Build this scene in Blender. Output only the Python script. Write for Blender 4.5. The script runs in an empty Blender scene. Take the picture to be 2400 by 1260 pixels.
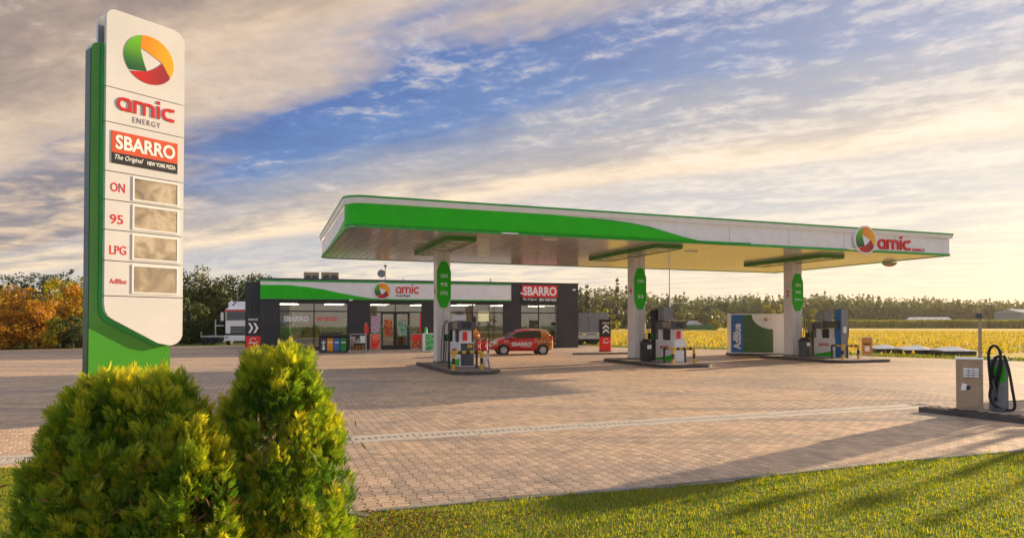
import bpy, bmesh, math, random
import numpy as np
from mathutils import Vector, Matrix
R = math.radians
random.seed(7); NR = np.random.default_rng(7)
scene = bpy.context.scene; C = scene.collection
# ---------------- camera ----------------
F = 1560.0; EYE = 1.8; PITCH = R(0.9); HOR = 757.0
PR = HOR - F*math.tan(PITCH)                      # row of the optical axis
cd = bpy.data.cameras.new('camera'); cam = bpy.data.objects.new('camera', cd); C.objects.link(cam)
cam.location = (0, 0, EYE); cam.rotation_euler = (R(90)+PITCH, 0, 0)
cd.sensor_width = 36; cd.lens = F/2400*36; cd.shift_y = (PR-630)/2400; cd.clip_end = 4000; cd.clip_start = .1
scene.camera = cam
# ---------------- world ----------------
SUN_AZ = R(53); SUN_EL = R(12)
world = bpy.data.worlds.new('World'); scene.world = world; world.use_nodes = True
class NT:
    def __init__(s, tree): s.t = tree; s.n = tree.nodes; s.l = tree.links
    def node(s, ty, **kw):
        n = s.n.new(ty)
        for k, v in kw.items(): setattr(n, k, v)
        return n
    def put(s, sock, v):
        if isinstance(v, bpy.types.NodeSocket): s.l.new(v, sock)
        elif isinstance(v, (tuple, list)) and len(v) == 3 and sock.type == 'RGBA': sock.default_value = (*v, 1)
        else: sock.default_value = v
    def m(s, op, a, b=None, c=None, clamp=False):
        n = s.node('ShaderNodeMath', operation=op, use_clamp=clamp)
        s.put(n.inputs[0], a)
        if b is not None: s.put(n.inputs[1], b)
        if c is not None: s.put(n.inputs[2], c)
        return n.outputs[0]
    def noise(s, vec, scale, detail=4, rough=.55, dist=0, dim='3D'):
        n = s.node('ShaderNodeTexNoise'); n.noise_dimensions = dim
        if vec is not None: s.l.new(vec, n.inputs['Vector'])
        n.inputs['Scale'].default_value = scale; n.inputs['Detail'].default_value = detail
        n.inputs['Roughness'].default_value = rough; n.inputs['Distortion'].default_value = dist
        return n.outputs[0]
    def ramp(s, fac, stops, interp='LINEAR'):
        n = s.node('ShaderNodeValToRGB'); n.color_ramp.interpolation = interp
        e = n.color_ramp.elements
        while len(e) < len(stops): e.new(.5)
        for el, (p, c) in zip(e, stops):
            el.position = p; el.color = (*c, 1) if len(c) == 3 else c
        s.put(n.inputs[0], fac); return n.outputs[0]
    def mix(s, fac, a, b, blend='MIX'):
        n = s.node('ShaderNodeMix', data_type='RGBA', blend_type=blend)
        s.put(n.inputs[0], fac); s.put(n.inputs[6], a); s.put(n.inputs[7], b)
        return n.outputs[2]
    def smooth(s, v, a, b):
        n = s.node('ShaderNodeMapRange', interpolation_type='SMOOTHSTEP')
        s.put(n.inputs[0], v); n.inputs[1].default_value = a; n.inputs[2].default_value = b
        n.inputs[3].default_value = 0; n.inputs[4].default_value = 1
        return n.outputs[0]
    def xyz(s, x, y, z):
        n = s.node('ShaderNodeCombineXYZ')
        for i, v in enumerate((x, y, z)): s.put(n.inputs[i], v)
        return n.outputs[0]
    def sep(s, v):
        n = s.node('ShaderNodeSeparateXYZ'); s.l.new(v, n.inputs[0]); return n.outputs
W = NT(world.node_tree); W.n.clear()
gen = W.node('ShaderNodeTexCoord').outputs['Generated']
dx, dy, dz = W.sep(gen)
zz = W.m('ADD', W.m('MAXIMUM', dz, 0.0), .05)
hyp = W.m('SQRT', W.m('ADD', W.m('MULTIPLY', dx, dx), W.m('MULTIPLY', dy, dy)))
b_ = W.m('DIVIDE', W.m('ADD', W.m('MULTIPLY', dx, .5), W.m('MULTIPLY', dy, .866)), zz)
a_ = W.m('DIVIDE', W.m('ADD', W.m('MULTIPLY', dx, -.866), W.m('MULTIPLY', dy, .5)), zz)
st = W.xyz(W.m('MULTIPLY', a_, .30), b_, 3.1)                 # streaks run along one compass bearing
n1 = W.noise(st, 1.3, 5, .6, .5)
n2 = W.noise(W.xyz(W.m('MULTIPLY', a_, .55), b_, 9.0), 3.3, 7, .60, .35)
n3 = W.noise(W.xyz(W.m('MULTIPLY', a_, .9), b_, 1.0), 11.0, 6, .65, .25)
bb = W.m('ADD', b_, W.m('ADD', W.m('MULTIPLY', W.m('SUBTRACT', n1, .5), 1.25), W.m('MULTIPLY', W.m('SUBTRACT', n2, .5), .55)))
ramp = W.ramp(W.m('DIVIDE', bb, 10.0, clamp=True), [
    (.0, (.52, .58, .74)), (.035, (.50, .55, .68)), (.062, (.24, .21, .21)), (.105, (.35, .27, .23)), (.140, (.68, .52, .38)), (.160, (.62, .50, .42)),
    (.180, (.085, .17, .43)), (.235, (.12, .225, .49)), (.262, (.33, .35, .44)), (.31, (.50, .44, .41)),
    (.345, (.98, .76, .53)), (.375, (.66, .58, .53)), (.43, (.56, .54, .55)), (.50, (.68, .61, .55)), (.62, (.84, .72, .56)), (.90, (.98, .76, .50))])
# far to the left a grey-violet cloud bank takes the place of the blue gap
lf = W.smooth(W.m('SUBTRACT', 0.0, W.m('ADD', W.m('DIVIDE', dx, hyp), W.m('MULTIPLY', W.m('SUBTRACT', n1, .5), .5))), .36, .52)
lc = W.mix(W.smooth(n2, .38, .64), (.27, .24, .27), (.70, .52, .37))
inb = W.m('MULTIPLY', W.smooth(bb, 1.5, 1.85), W.m('SUBTRACT', 1.0, W.smooth(bb, 2.7, 3.1)))
col = W.mix(W.m('MULTIPLY', lf, inb), ramp, lc)
# wisps of small bright cloud over the gap, denser toward the sun
rt = W.smooth(W.m('DIVIDE', dx, hyp), -.15, .45)
wl = W.smooth(W.m('ADD', W.m('ADD', W.m('MULTIPLY', n2, .6), W.m('MULTIPLY', n3, .4)), W.m('MULTIPLY', rt, .10)), .545, .69)
col = W.mix(W.m('MULTIPLY', wl, W.m('SUBTRACT', .72, W.m('MULTIPLY', rt, .25))), col, W.mix(rt, (.60, .55, .53), (.86, .75, .66)))
# clear-sky light from the physical sky shows through where the blue is
sky = W.node('ShaderNodeTexSky'); sky.sky_type = 'NISHITA'; sky.sun_disc = False
sky.sun_elevation = SUN_EL; sky.sun_rotation = SUN_AZ; sky.air_density = 1; sky.dust_density = .6
vm = W.node('ShaderNodeVectorMath', operation='DOT_PRODUCT'); W.l.new(gen, vm.inputs[0])
SV = Vector((math.cos(SUN_EL)*math.sin(SUN_AZ), math.cos(SUN_EL)*math.cos(SUN_AZ), math.sin(SUN_EL)))
vm.inputs[1].default_value = SV
col = W.mix(W.m('MULTIPLY', W.m('MULTIPLY', W.m('SUBTRACT', 1.0, W.smooth(n2, .38, .60)), .55), W.smooth(bb, 3.5, 4.4)), col, (.45, .49, .58))
col = W.mix(1.0, col, W.mix(W.smooth(W.m('ADD', W.m('MULTIPLY', n2, .6), W.m('MULTIPLY', n3, .4)), .36, .64), (.84, .84, .86), (1.10, 1.08, 1.04)), 'MULTIPLY')
glow = W.m('POWER', W.m('MAXIMUM', vm.outputs['Value'], 0.0), 5.0)
col = W.mix(W.m('MULTIPLY', glow, .42, clamp=True), col, (1.0, .86, .68))
# whole sky fades into warm haze low down toward the sun side
hz = W.m('POWER', W.m('SUBTRACT', 1.0, W.m('MINIMUM', W.m('MAXIMUM', dz, 0.0), 1.0)), 16.0)
col = W.mix(W.m('MULTIPLY', W.m('MULTIPLY', hz, .80), W.smooth(W.m('DIVIDE', dx, hyp), -.5, .35)), col, (.88, .70, .50))
col = W.mix(W.m('MULTIPLY', hz, .25), col, (.55, .50, .52))
vs = W.node('ShaderNodeVectorMath', operation='SCALE'); W.l.new(col, vs.inputs[0]); vs.inputs['Scale'].default_value = 5.3
fin = W.mix(.06, vs.outputs[0], sky.outputs[0])
bg = W.node('ShaderNodeBackground'); W.l.new(fin, bg.inputs[0]); bg.inputs[1].default_value = .10
wo = W.node('ShaderNodeOutputWorld'); W.l.new(bg.outputs[0], wo.inputs[0])
# ---------------- sun ----------------
sd = bpy.data.lights.new('sun', 'SUN'); sd.energy = 5.0; sd.angle = R(.6); sd.color = (1, .77, .49)
so = bpy.data.objects.new('sun', sd); C.objects.link(so); so.rotation_euler = SV.to_track_quat('Z', 'Y').to_euler(); so.location = (40, 30, 30)
vs_ = scene.view_settings; vs_.view_transform = 'Standard'; vs_.look = 'None'; vs_.exposure = 1.08; vs_.gamma = 1; vs_.use_curve_mapping = False
scene.render.engine = 'CYCLES'
scene.cycles.max_bounces = 7; scene.cycles.transparent_max_bounces = 8

# ---------------- pixel helpers: rays through the photo met with real planes ----------------
def ray(px, py):
    up = (PR-py)/F; c, s = math.cos(PITCH), math.sin(PITCH)
    return Vector(((px-1200)/F, c - s*up, s + c*up))
def G(px, py, z=0.0):
    d = ray(px, py); t = (z-EYE)/d.z
    return Vector((d.x*t, d.y*t, z))
def atY(px, py, Y):
    d = ray(px, py); t = Y/d.y
    return Vector((d.x*t, Y, EYE+d.z*t))
class Fr:                                          # a local frame turned about Z
    def __init__(s, o, ang): s.o = Vector(o); s.a = ang; s.u = Vector((math.cos(ang), math.sin(ang), 0)); s.v = Vector((-math.sin(ang), math.cos(ang), 0))
    def p(s, px, py, y=0.0):                       # pixel -> (x, z) on the local plane y = const
        d = ray(px, py); e = Vector((0, 0, EYE)); t = (y - (e-s.o).dot(s.v))/d.dot(s.v); q = e+d*t-s.o
        return q.dot(s.u), q.z
    def g(s, px, py, z=0.0):                       # pixel -> local (x, y) on a horizontal plane
        q = G(px, py, z)-s.o; return q.dot(s.u), q.dot(s.v)
    def w(s, x, y, z=0.0): return s.o+s.u*x+s.v*y+Vector((0, 0, z))

# ---------------- materials ----------------
def mat(name, col=(.5, .5, .5), rough=.5, metal=0., spec=.5, emit=None, es=0., coat=0., alpha=None):
    m = bpy.data.materials.new(name); m.use_nodes = True
    b = m.node_tree.nodes['Principled BSDF']
    b.inputs['Base Color'].default_value = (*col, 1); b.inputs['Roughness'].default_value = rough
    b.inputs['Metallic'].default_value = metal; b.inputs['Specular IOR Level'].default_value = spec
    b.inputs['Coat Weight'].default_value = coat
    if emit: b.inputs['Emission Color'].default_value = (*emit, 1); b.inputs['Emission Strength'].default_value = es
    return m
def worn(name, col, rough=.5, metal=0., var=.12, scale=3., bump=0., bscale=40., coat=0., col2=None):
    """painted / cast surface with soft uneven tone and gloss"""
    m = mat(name, col, rough, metal, coat=coat); N = NT(m.node_tree); b = N.n['Principled BSDF']
    oc = N.node('ShaderNodeTexCoord').outputs['Object']
    n = N.noise(oc, scale, 5, .6)
    c2 = col2 or tuple(max(0, c*(1-var*2)) for c in col)
    N.put(b.inputs['Base Color'], N.mix(N.smooth(n, .3, .7), col, c2))
    N.put(b.inputs['Roughness'], N.m('ADD', N.m('MULTIPLY', n, .25), rough-.12, clamp=True))
    if bump:
        bn = N.node('ShaderNodeBump'); bn.inputs['Strength'].default_value = bump; bn.inputs['Distance'].default_value = .01
        N.put(bn.inputs['Height'], N.noise(oc, bscale, 4)); N.l.new(bn.outputs[0], b.inputs['Normal'])
    return m
def leafmat(name, cols, trans=.35, scale=1.2, rough=.6):
    """foliage: several leaf colours mixed by place, partly translucent"""
    m = bpy.data.materials.new(name); m.use_nodes = True; N = NT(m.node_tree); N.n.clear()
    oc = N.node('ShaderNodeTexCoord').outputs['Object']
    at = N.node('ShaderNodeAttribute', attribute_name='rnd').outputs['Fac']
    f = N.m('ADD', N.m('MULTIPLY', N.noise(oc, scale, 3), .9), N.m('MULTIPLY', N.m('SUBTRACT', at, .5), .65))
    k = len(cols); c = N.ramp(f, [(.15+.6*i/(k-1), c) for i, c in enumerate(cols)])
    d = N.node('ShaderNodeBsdfPrincipled'); N.l.new(c, d.inputs['Base Color']); d.inputs['Roughness'].default_value = rough
    d.inputs['Specular IOR Level'].default_value = .25
    t = N.node('ShaderNodeBsdfTranslucent'); N.l.new(N.mix(1.0, c, (1.35, 1.4, .5), 'MULTIPLY'), t.inputs[0])
    mx = N.node('ShaderNodeMixShader'); mx.inputs[0].default_value = trans
    N.l.new(d.outputs[0], mx.inputs[1]); N.l.new(t.outputs[0], mx.inputs[2])
    o = N.node('ShaderNodeOutputMaterial'); N.l.new(mx.outputs[0], o.inputs[0])
    return m
def glassmat(name, tint=(.85, .88, .85), refl=.35, dens=.55):
    """window glass: mirrors the sky, lets the room behind show through"""
    m = bpy.data.materials.new(name); m.use_nodes = True; N = NT(m.node_tree); N.n.clear()
    t = N.node('ShaderNodeBsdfTransparent'); t.inputs[0].default_value = (*tint, 1)
    g = N.node('ShaderNodeBsdfGlossy'); g.inputs['Roughness'].default_value = .03; g.inputs[0].default_value = (.95, .95, .95, 1)
    fr = N.node('ShaderNodeFresnel'); fr.inputs[0].default_value = 1.5
    mx = N.node('ShaderNodeMixShader'); N.put(mx.inputs[0], N.m('ADD', fr.outputs[0], refl, clamp=True))
    N.l.new(t.outputs[0], mx.inputs[1]); N.l.new(g.outputs[0], mx.inputs[2])
    o = N.node('ShaderNodeOutputMaterial'); N.l.new(mx.outputs[0], o.inputs[0]); return m
def gradmat(name, c0, c1, axis=1, rough=.35, coord='Generated'):
    m = mat(name, c0, rough); N = NT(m.node_tree)
    s = N.sep(N.node('ShaderNodeTexCoord').outputs[coord])
    N.put(N.n['Principled BSDF'].inputs['Base Color'], N.mix(N.smooth(s[axis], 0, 1), c0, c1)); return m
def printmat(name, stops, scale=6, dist=1.5, rough=.4, cells=False):
    """printed picture: blotches of flat colour"""
    m = mat(name, rough=rough); N = NT(m.node_tree)
    oc = N.node('ShaderNodeTexCoord').outputs['Object']
    if cells:
        v = N.node('ShaderNodeTexVoronoi'); N.l.new(oc, v.inputs[0]); v.inputs['Scale'].default_value = scale
        f = N.m('MULTIPLY', v.outputs['Distance'], 1.3)
    else: f = N.noise(oc, scale, 3, .6, dist)
    N.put(N.n['Principled BSDF'].inputs['Base Color'], N.ramp(f, stops)); return m
M = {}
M['white'] = worn('white_panel', (.84, .82, .80), .35, var=.04, scale=2)
M['white_gloss'] = worn('white_gloss', (.85, .84, .82), .22, var=.03, scale=3)
M['green'] = worn('green_panel', (.02, .52, .004), .45, var=.06, scale=1.5)
M['green'].node_tree.nodes['Principled BSDF'].inputs['Specular IOR Level'].default_value = .25
M['green_dk'] = worn('dark_green', (.02, .15, .03), .4)
M['green_trim'] = worn('trim_green', (.025, .40, .05), .45)
M['red'] = worn('red_paint', (.70, .012, .012), .35, var=.05, coat=.3)
M['red_sign'] = mat('sign_red', (.78, .02, .012), .45)
M['red_text'] = mat('lettering_red', (.66, .015, .015), .4)
M['black'] = worn('black_plastic', (.02, .02, .022), .4)
M['blackm'] = mat('black_print', (.012, .012, .014), .45)
M['grey'] = worn('grey_metal', (.25, .25, .27), .38, .3)
M['greyd'] = worn('dark_grey_metal', (.075, .078, .088), .4, .1)
M['silver'] = worn('aluminium', (.55, .55, .55), .35, .7)
M['anth'] = worn('anthracite_cladding', (.036, .038, .045), .45, .1, var=.10, scale=.9)
M['frame'] = worn('black_window_frame', (.018, .018, .02), .35)
M['whitet'] = mat('white_print', (.85, .85, .83), .4)
M['yellow'] = worn('yellow_paint', (.75, .42, .02), .4)
M['orange'] = worn('orange_panel', (.85, .32, .02), .4)
M['blue'] = worn('blue_panel', (.02, .15, .45), .35)
M['blue2'] = worn('adblue_blue', (.01, .16, .42), .35)
M['greenbin'] = worn('bin_green', (.02, .25, .05), .4)
M['rubber'] = worn('rubber', (.012, .012, .012), .7)
M['beige'] = worn('beige_coat', (.42, .305, .19), .5, .0, var=.10, scale=4)
M['conc'] = worn('concrete', (.50, .42, .34), .8, var=.14, scale=2.5, bump=.4, bscale=30)
M['kerb'] = worn('kerb_concrete', (.30, .26, .225), .85, var=.18, scale=4, bump=.5, bscale=40)
M['islandk'] = worn('island_kerb', (.10, .085, .075), .8, var=.2, scale=3, bump=.4)
M['islandtop'] = worn('island_paving', (.26, .20, .16), .8, var=.15, scale=4, bump=.4)
M['col'] = worn('column_cladding', (.80, .77, .73), .38, var=.06, scale=1.5)
M['energy'] = mat('lettering_brown_grey', (.20, .10, .10), .5)
M['glass'] = glassmat('shop_glass', (.70, .70, .62), .13)
M['carglass'] = mat('car_glass', (.02, .03, .03), .06, spec=1.)
M['lamp'] = mat('lit_lamp', (1, 1, 1), .5, emit=(1, .95, .85), es=9)
M['wood_in'] = worn('interior_wood', (.40, .24, .11), .5)
M['in_wall'] = worn('interior_wall', (.26, .235, .17), .7)
M['in_floor'] = worn('interior_floor', (.14, .12, .09), .4)
M['pizza'] = printmat('pizza_print', [(.0, (.75, .30, .05)), (.3, (.85, .5, .12)), (.45, (.6, .10, .03)), (.7, (.35, .06, .02))], 9, cells=True)
M['poster_red'] = printmat('red_poster', [(.35, (.75, .02, .02)), (.5, (.8, .05, .03)), (.62, (.9, .35, .15)), (.7, (.85, .1, .05))], 3)
M['poster_green'] = printmat('green_poster', [(.3, (.02, .12, .06)), (.5, (.05, .45, .12)), (.6, (.35, .7, .3)), (.7, (.05, .3, .1))], 7)
M['poster_mix'] = printmat('mixed_poster', [(.3, (.05, .12, .25)), (.45, (.5, .5, .55)), (.55, (.65, .2, .3)), (.7, (.2, .4, .4))], 5)
M['goods'] = printmat('packets', [(.2, (.5, .05, .03)), (.4, (.75, .45, .08)), (.5, (.7, .7, .6)), (.6, (.1, .25, .5)), (.8, (.1, .35, .1))], 8, .2, cells=True)
M['panelgrad'] = gradmat('body_green_fade', (.02, .22, .015), (.12, .40, .06), 2, .3)
M['screen'] = printmat('price_display', [(.3, (.13, .11, .09)), (.5, (.38, .31, .22)), (.62, (.60, .50, .37)), (.8, (.25, .21, .17))], 1.6, .6, .25)

# ---------------- mesh helpers ----------------
class MB:
    """collects shapes; build() links them as ONE mesh object"""
    def __init__(s): s.v = []; s.f = []; s.mi = []; s.m = 0
    def add(s, vs, fs):
        o = len(s.v); s.v += [tuple(v) for v in vs]; s.f += [tuple(i+o for i in f) for f in fs]; s.mi += [s.m]*len(fs); return s
    def box(s, x0, x1, y0, y1, z0, z1, bev=0.0):
        if bev:
            b = min(bev, (x1-x0)/2.2, (y1-y0)/2.2)
            P = [(x0+b, y0), (x1-b, y0), (x1, y0+b), (x1, y1-b), (x1-b, y1), (x0+b, y1), (x0, y1-b), (x0, y0+b)]
            bz = min(bev, (z1-z0)/2.2)
            I = [(x0+b*1.6, y0+b*.6), (x1-b*1.6, y0+b*.6), (x1-b*.6, y0+b*1.6), (x1-b*.6, y1-b*1.6), (x1-b*1.6, y1-b*.6), (x0+b*1.6, y1-b*.6), (x0+b*.6, y1-b*1.6), (x0+b*.6, y0+b*1.6)]
            vs = [(x, y, z0) for x, y in P]+[(x, y, z1-bz) for x, y in P]+[(x, y, z1) for x, y in I]
            fs = [tuple(range(7, -1, -1)), tuple(range(16, 24))]
            for r in (0, 8): fs += [(r+i, r+(i+1) % 8, r+8+(i+1) % 8, r+8+i) for i in range(8)]
            return s.add(vs, fs)
        return s.add([(x0, y0, z0), (x1, y0, z0), (x1, y1, z0), (x0, y1, z0), (x0, y0, z1), (x1, y0, z1), (x1, y1, z1), (x0, y1, z1)],
                     [(3, 2, 1, 0), (4, 5, 6, 7), (0, 1, 5, 4), (1, 2, 6, 5), (2, 3, 7, 6), (3, 0, 4, 7)])
    def prism(s, pts, a, b, axis='z'):             # polygon pts extruded from a to b along an axis
        n = len(pts)
        def P(p, t): return {'z': (p[0], p[1], t), 'y': (p[0], t, p[1]), 'x': (t, p[0], p[1])}[axis]
        return s.add([P(p, a) for p in pts]+[P(p, b) for p in pts],
                     [tuple(range(n-1, -1, -1)), tuple(range(n, 2*n))]+[(i, (i+1) % n, n+(i+1) % n, n+i) for i in range(n)])
    def cyl(s, c, r, a, b, axis='z', n=16, r2=None):
        r2 = r if r2 is None else r2; k = len(s.v)
        vs = []
        for t, rr in ((a, r), (b, r2)):
            for i in range(n):
                q = 2*math.pi*i/n; p = (c[0]+rr*math.cos(q), c[1]+rr*math.sin(q))
                vs.append({'z': (p[0], p[1], t), 'y': (p[0], t, p[1]), 'x': (t, p[0], p[1])}[axis])
        return s.add(vs, [tuple(range(n-1, -1, -1)), tuple(range(n, 2*n))]+[(i, (i+1) % n, n+(i+1) % n, n+i) for i in range(n)])
    def tube(s, pts, r, n=8, taper=None):
        pts = [Vector(p) for p in pts]; vs = []; fs = []
        up = None
        for i, p in enumerate(pts):
            t = (pts[min(i+1, len(pts)-1)]-pts[max(i-1, 0)]).normalized()
            if up is None: up = Vector((0, 0, 1)) if abs(t.z) < .9 else Vector((1, 0, 0))
            a = (up-t*up.dot(t)).normalized(); b = t.cross(a); up = a
            rr = r if taper is None else r+(taper-r)*i/(len(pts)-1)
            vs += [p+a*rr*math.cos(2*math.pi*k/n)+b*rr*math.sin(2*math.pi*k/n) for k in range(n)]
        for i in range(len(pts)-1): fs += [(i*n+k, i*n+(k+1) % n, (i+1)*n+(k+1) % n, (i+1)*n+k) for k in range(n)]
        fs += [tuple(range(n-1, -1, -1)), tuple(range((len(pts)-1)*n, len(pts)*n))]
        return s.add(vs, fs)
    def build(s, name, mats, parent=None, smooth=False, loc=None, rot=None):
        me = bpy.data.meshes.new(name); me.from_pydata(s.v, [], s.f)
        for m in (mats if isinstance(mats, (list, tuple)) else [mats]): me.materials.append(M[m] if isinstance(m, str) else m)
        me.polygons.foreach_set('material_index', s.mi)
        if smooth: me.polygons.foreach_set('use_smooth', [True]*len(s.f))
        me.validate(); me.update()
        return link(name, me, parent, loc, rot)
def link(name, me, parent=None, loc=None, rot=None):
    o = bpy.data.objects.new(name, me); C.objects.link(o)
    if parent: o.parent = parent
    if loc is not None: o.location = loc
    if rot is not None: o.rotation_euler = rot
    return o
def tag(o, label=None, cat=None, group=None, kind=None):
    for k, v in (('label', label), ('category', cat), ('group', group), ('kind', kind)):
        if v: o[k] = v
    return o
def thing(name, label, cat, loc, rz=0, group=None):
    o = bpy.data.objects.new(name, None); o.empty_display_size = .2; C.objects.link(o); o.location = loc; o.rotation_euler = (0, 0, rz)
    return tag(o, label, cat, group)
def children(o): return [c for c in bpy.data.objects if c.parent == o]
def copy_tree(o, parent=None, kids=None):
    kids = kids or {}
    if not kids:
        for c in bpy.data.objects:
            if c.parent: kids.setdefault(c.parent.name, []).append(c)
    c = o.copy(); C.objects.link(c)
    if parent: c.parent = parent
    for ch in kids.get(o.name, []): copy_tree(ch, c, kids)
    return c
def np_mesh(name, verts, faces, mats, parent=None, rnd=None, smooth=False):
    """numpy verts (n,3), faces (m,k) -> one mesh object; rnd = one random value per face"""
    me = bpy.data.meshes.new(name); k = faces.shape[1]; m = len(faces)
    me.vertices.add(len(verts)); me.vertices.foreach_set('co', np.ascontiguousarray(verts, dtype=np.float32).ravel())
    me.loops.add(m*k); me.loops.foreach_set('vertex_index', np.ascontiguousarray(faces, dtype=np.int32).ravel())
    me.polygons.add(m); me.polygons.foreach_set('loop_start', np.arange(0, m*k, k, dtype=np.int32))
    if rnd is not None:
        a = me.attributes.new('rnd', 'FLOAT', 'FACE'); a.data.foreach_set('value', rnd.astype(np.float32))
    me.materials.append(M[mats] if isinstance(mats, str) else mats)
    me.update(calc_edges=True)
    me.polygons.foreach_set('use_smooth', np.zeros(m, dtype=bool))
    return link(name, me, parent) if parent is not False else me
_tc = {}
def text_me(s, bold=0.0, shear=0.0, space=1.0):
    k = (s, bold, shear, space)
    if k not in _tc:
        cu = bpy.data.curves.new('t', 'FONT'); cu.body = s; cu.size = 1; cu.offset = bold; cu.shear = shear; cu.space_character = space; cu.resolution_u = 3
        cu.extrude = .01
        o = bpy.data.objects.new('t', cu); C.objects.link(o); bpy.context.view_layer.update()
        me = bpy.data.meshes.new_from_object(o); bpy.data.objects.remove(o)
        co = np.empty(len(me.vertices)*3, dtype=np.float32); me.vertices.foreach_get('co', co); _tc[k] = (me, co.reshape(-1, 3))
    return _tc[k]
def text(name, s, parent, x0, x1, z0, z1, y, m, depth=.012, bold=.0, side='front', shear=0., rotate=False, space=1.):
    """letters fitted into the box x0..x1, z0..z1 on the local plane y (front), or on plane x=y for side='left'"""
    me0, co = text_me(s, bold, shear, space); me = me0.copy(); c = co.copy()
    if rotate: c = np.stack([-co[:, 1], co[:, 0], co[:, 2]], 1)
    mn, mx = c.min(0), c.max(0)
    X = (c[:, 0]-mn[0])/(mx[0]-mn[0]); Z = (c[:, 1]-mn[1])/(mx[1]-mn[1]); D = (c[:, 2]-mn[2])/(mx[2]-mn[2])
    P = np.empty_like(c)
    if side == 'front': P[:, 0] = x0+(x1-x0)*X; P[:, 1] = y-depth*D; P[:, 2] = z0+(z1-z0)*Z
    else: P[:, 1] = x1+(x0-x1)*X; P[:, 0] = y-depth*D; P[:, 2] = z0+(z1-z0)*Z
    me.vertices.foreach_set('co', P.ravel()); me.materials.clear(); me.materials.append(M[m] if isinstance(m, str) else m); me.update()
    return link(name, me, parent)
def stroke(mb, pts, w, y0, y1, closed=False):
    """thick flat line in the x-z plane, extruded between y0 and y1"""
    P = [Vector((p[0], 0, p[1])) for p in pts]; n = len(P); L = []; Rr = []
    for i in range(n):
        a = P[(i-1) % n] if (closed or i > 0) else P[i]; b = P[(i+1) % n] if (closed or i < n-1) else P[i]
        t = (b-a).normalized(); nn = Vector((-t.z, 0, t.x)); L.append(P[i]+nn*w/2); Rr.append(P[i]-nn*w/2)
    k = n if closed else n-1
    for i in range(k):
        j = (i+1) % n
        q = [L[i], L[j], Rr[j], Rr[i]]
        mb.prism([(p.x, p.z) for p in q], y0, y1, 'y')
def arc(cx, cz, rx, rz, a0, a1, n=10): return [(cx+rx*math.cos(R(a0+(a1-a0)*i/n)), cz+rz*math.sin(R(a0+(a1-a0)*i/n))) for i in range(n+1)]
def amic(parent, x0, x1, z0, z1, y, m='red_text', depth=.04):
    """the rounded lower-case word, each letter a part"""
    sx = (x1-x0)/4.06; sz = (z1-z0)/1.36; w = .205
    def T(pts): return [(x0+p[0]*sx, z0+p[1]*sz) for p in pts]
    wd = w*min(sx, sz)*1.05
    L = [[(arc(.5, .5, .39, .39, 50, 360-50, 14), 0), ([(.52, .88), (.78, .88), (.89, .76), (.89, .02)], 0), ([(.75, .115), (.89, .115)], 0)],
         [([(1.22, .02), (1.22, .98)], 0), ([(1.22, .88), (1.62, .88), (1.80, .82), (1.84, .7), (1.84, .02)], 0), ([(1.80, .86), (2.2, .88), (2.4, .82), (2.46, .7), (2.46, .02)], 0)],
         [([(2.84, .02), (2.84, .98)], 0), ([(2.84, 1.12), (2.84, 1.36)], 0)],
         [(arc(3.58, .5, .40, .385, 58, 302, 14), 0), ([(3.60, .885), (3.98, .885)], 0), ([(3.60, .115), (3.98, .115)], 0)]]
    for lt in L:
        b = MB()
        for i, (pts, c) in enumerate(lt): stroke(b, T(pts), wd, y-depth-.0007*i, y)
        b.build('letter', m, parent)
M['lg'] = gradmat('logo_green', (.01, .09, .03), (.16, .50, .01), 2); M['lo'] = gradmat('logo_orange', (.90, .26, .01), (.88, .42, .01), 0)
M['lr'] = gradmat('logo_red', (.62, .015, .015), (.30, .02, .03), 0)
def logo(parent, cx, cz, r, y, disc=True, depth=.05, side=.0, th=1.0):
    if disc:
        b = MB(); b.cyl((cx, cz), r*1.13, y-depth, y, 'y', 40); b.build('logo_disc', 'white_gloss', parent); y = y-depth
    def P(a, rr=1.): return (cx+r*rr*math.cos(R(a)), cz+r*rr*math.sin(R(a)))
    TL, RR, BB = (cx-.36*r, cz+.42*r), (cx+.52*r, cz+.02*r), (cx-.10*r, cz-.5*r)
    def bow(p, q, k=.10, n=5):
        out = []
        for i in range(n+1):
            t = i/n; x = p[0]+(q[0]-p[0])*t; z = p[1]+(q[1]-p[1])*t; h = math.sin(math.pi*t)*k
            dx_, dz_ = x-cx, z-cz; out.append((x+dx_*h*1.2, z+dz_*h*1.2))
        return out
    gp = [P(110+i*11) for i in range(11)]; gp[-1] = P(218)
    op = [P(108-i*14) for i in range(11)]; op[-1] = P(-31)
    rp = [P(-33-i*10.6) for i in range(11)]
    MB().prism(gp+bow(BB, TL), y-.02*th, y-.001, 'y').build('logo_green_part', 'lg', parent)
    MB().prism(op+bow(RR, TL), y-.024*th, y-.001, 'y').build('logo_orange_part', 'lo', parent)
    MB().prism(rp+bow(BB, RR), y-.028*th, y-.001, 'y').build('logo_red_part', 'lr', parent)
# =====================================================================  GROUND
UA = R(20.2); U0 = Fr((0, 0, 0), UA)
def toUV(p): q = Vector((p[0], p[1], 0)); return q.dot(U0.u), q.dot(U0.v)
def inpoly(x, y, P):
    c = False; n = len(P); j = n-1
    for i in range(n):
        if ((P[i][1] > y) != (P[j][1] > y)) and (x < (P[j][0]-P[i][0])*(y-P[i][1])/(P[j][1]-P[i][1]+1e-12)+P[i][0]): c = not c
        j = i
    return c
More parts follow.
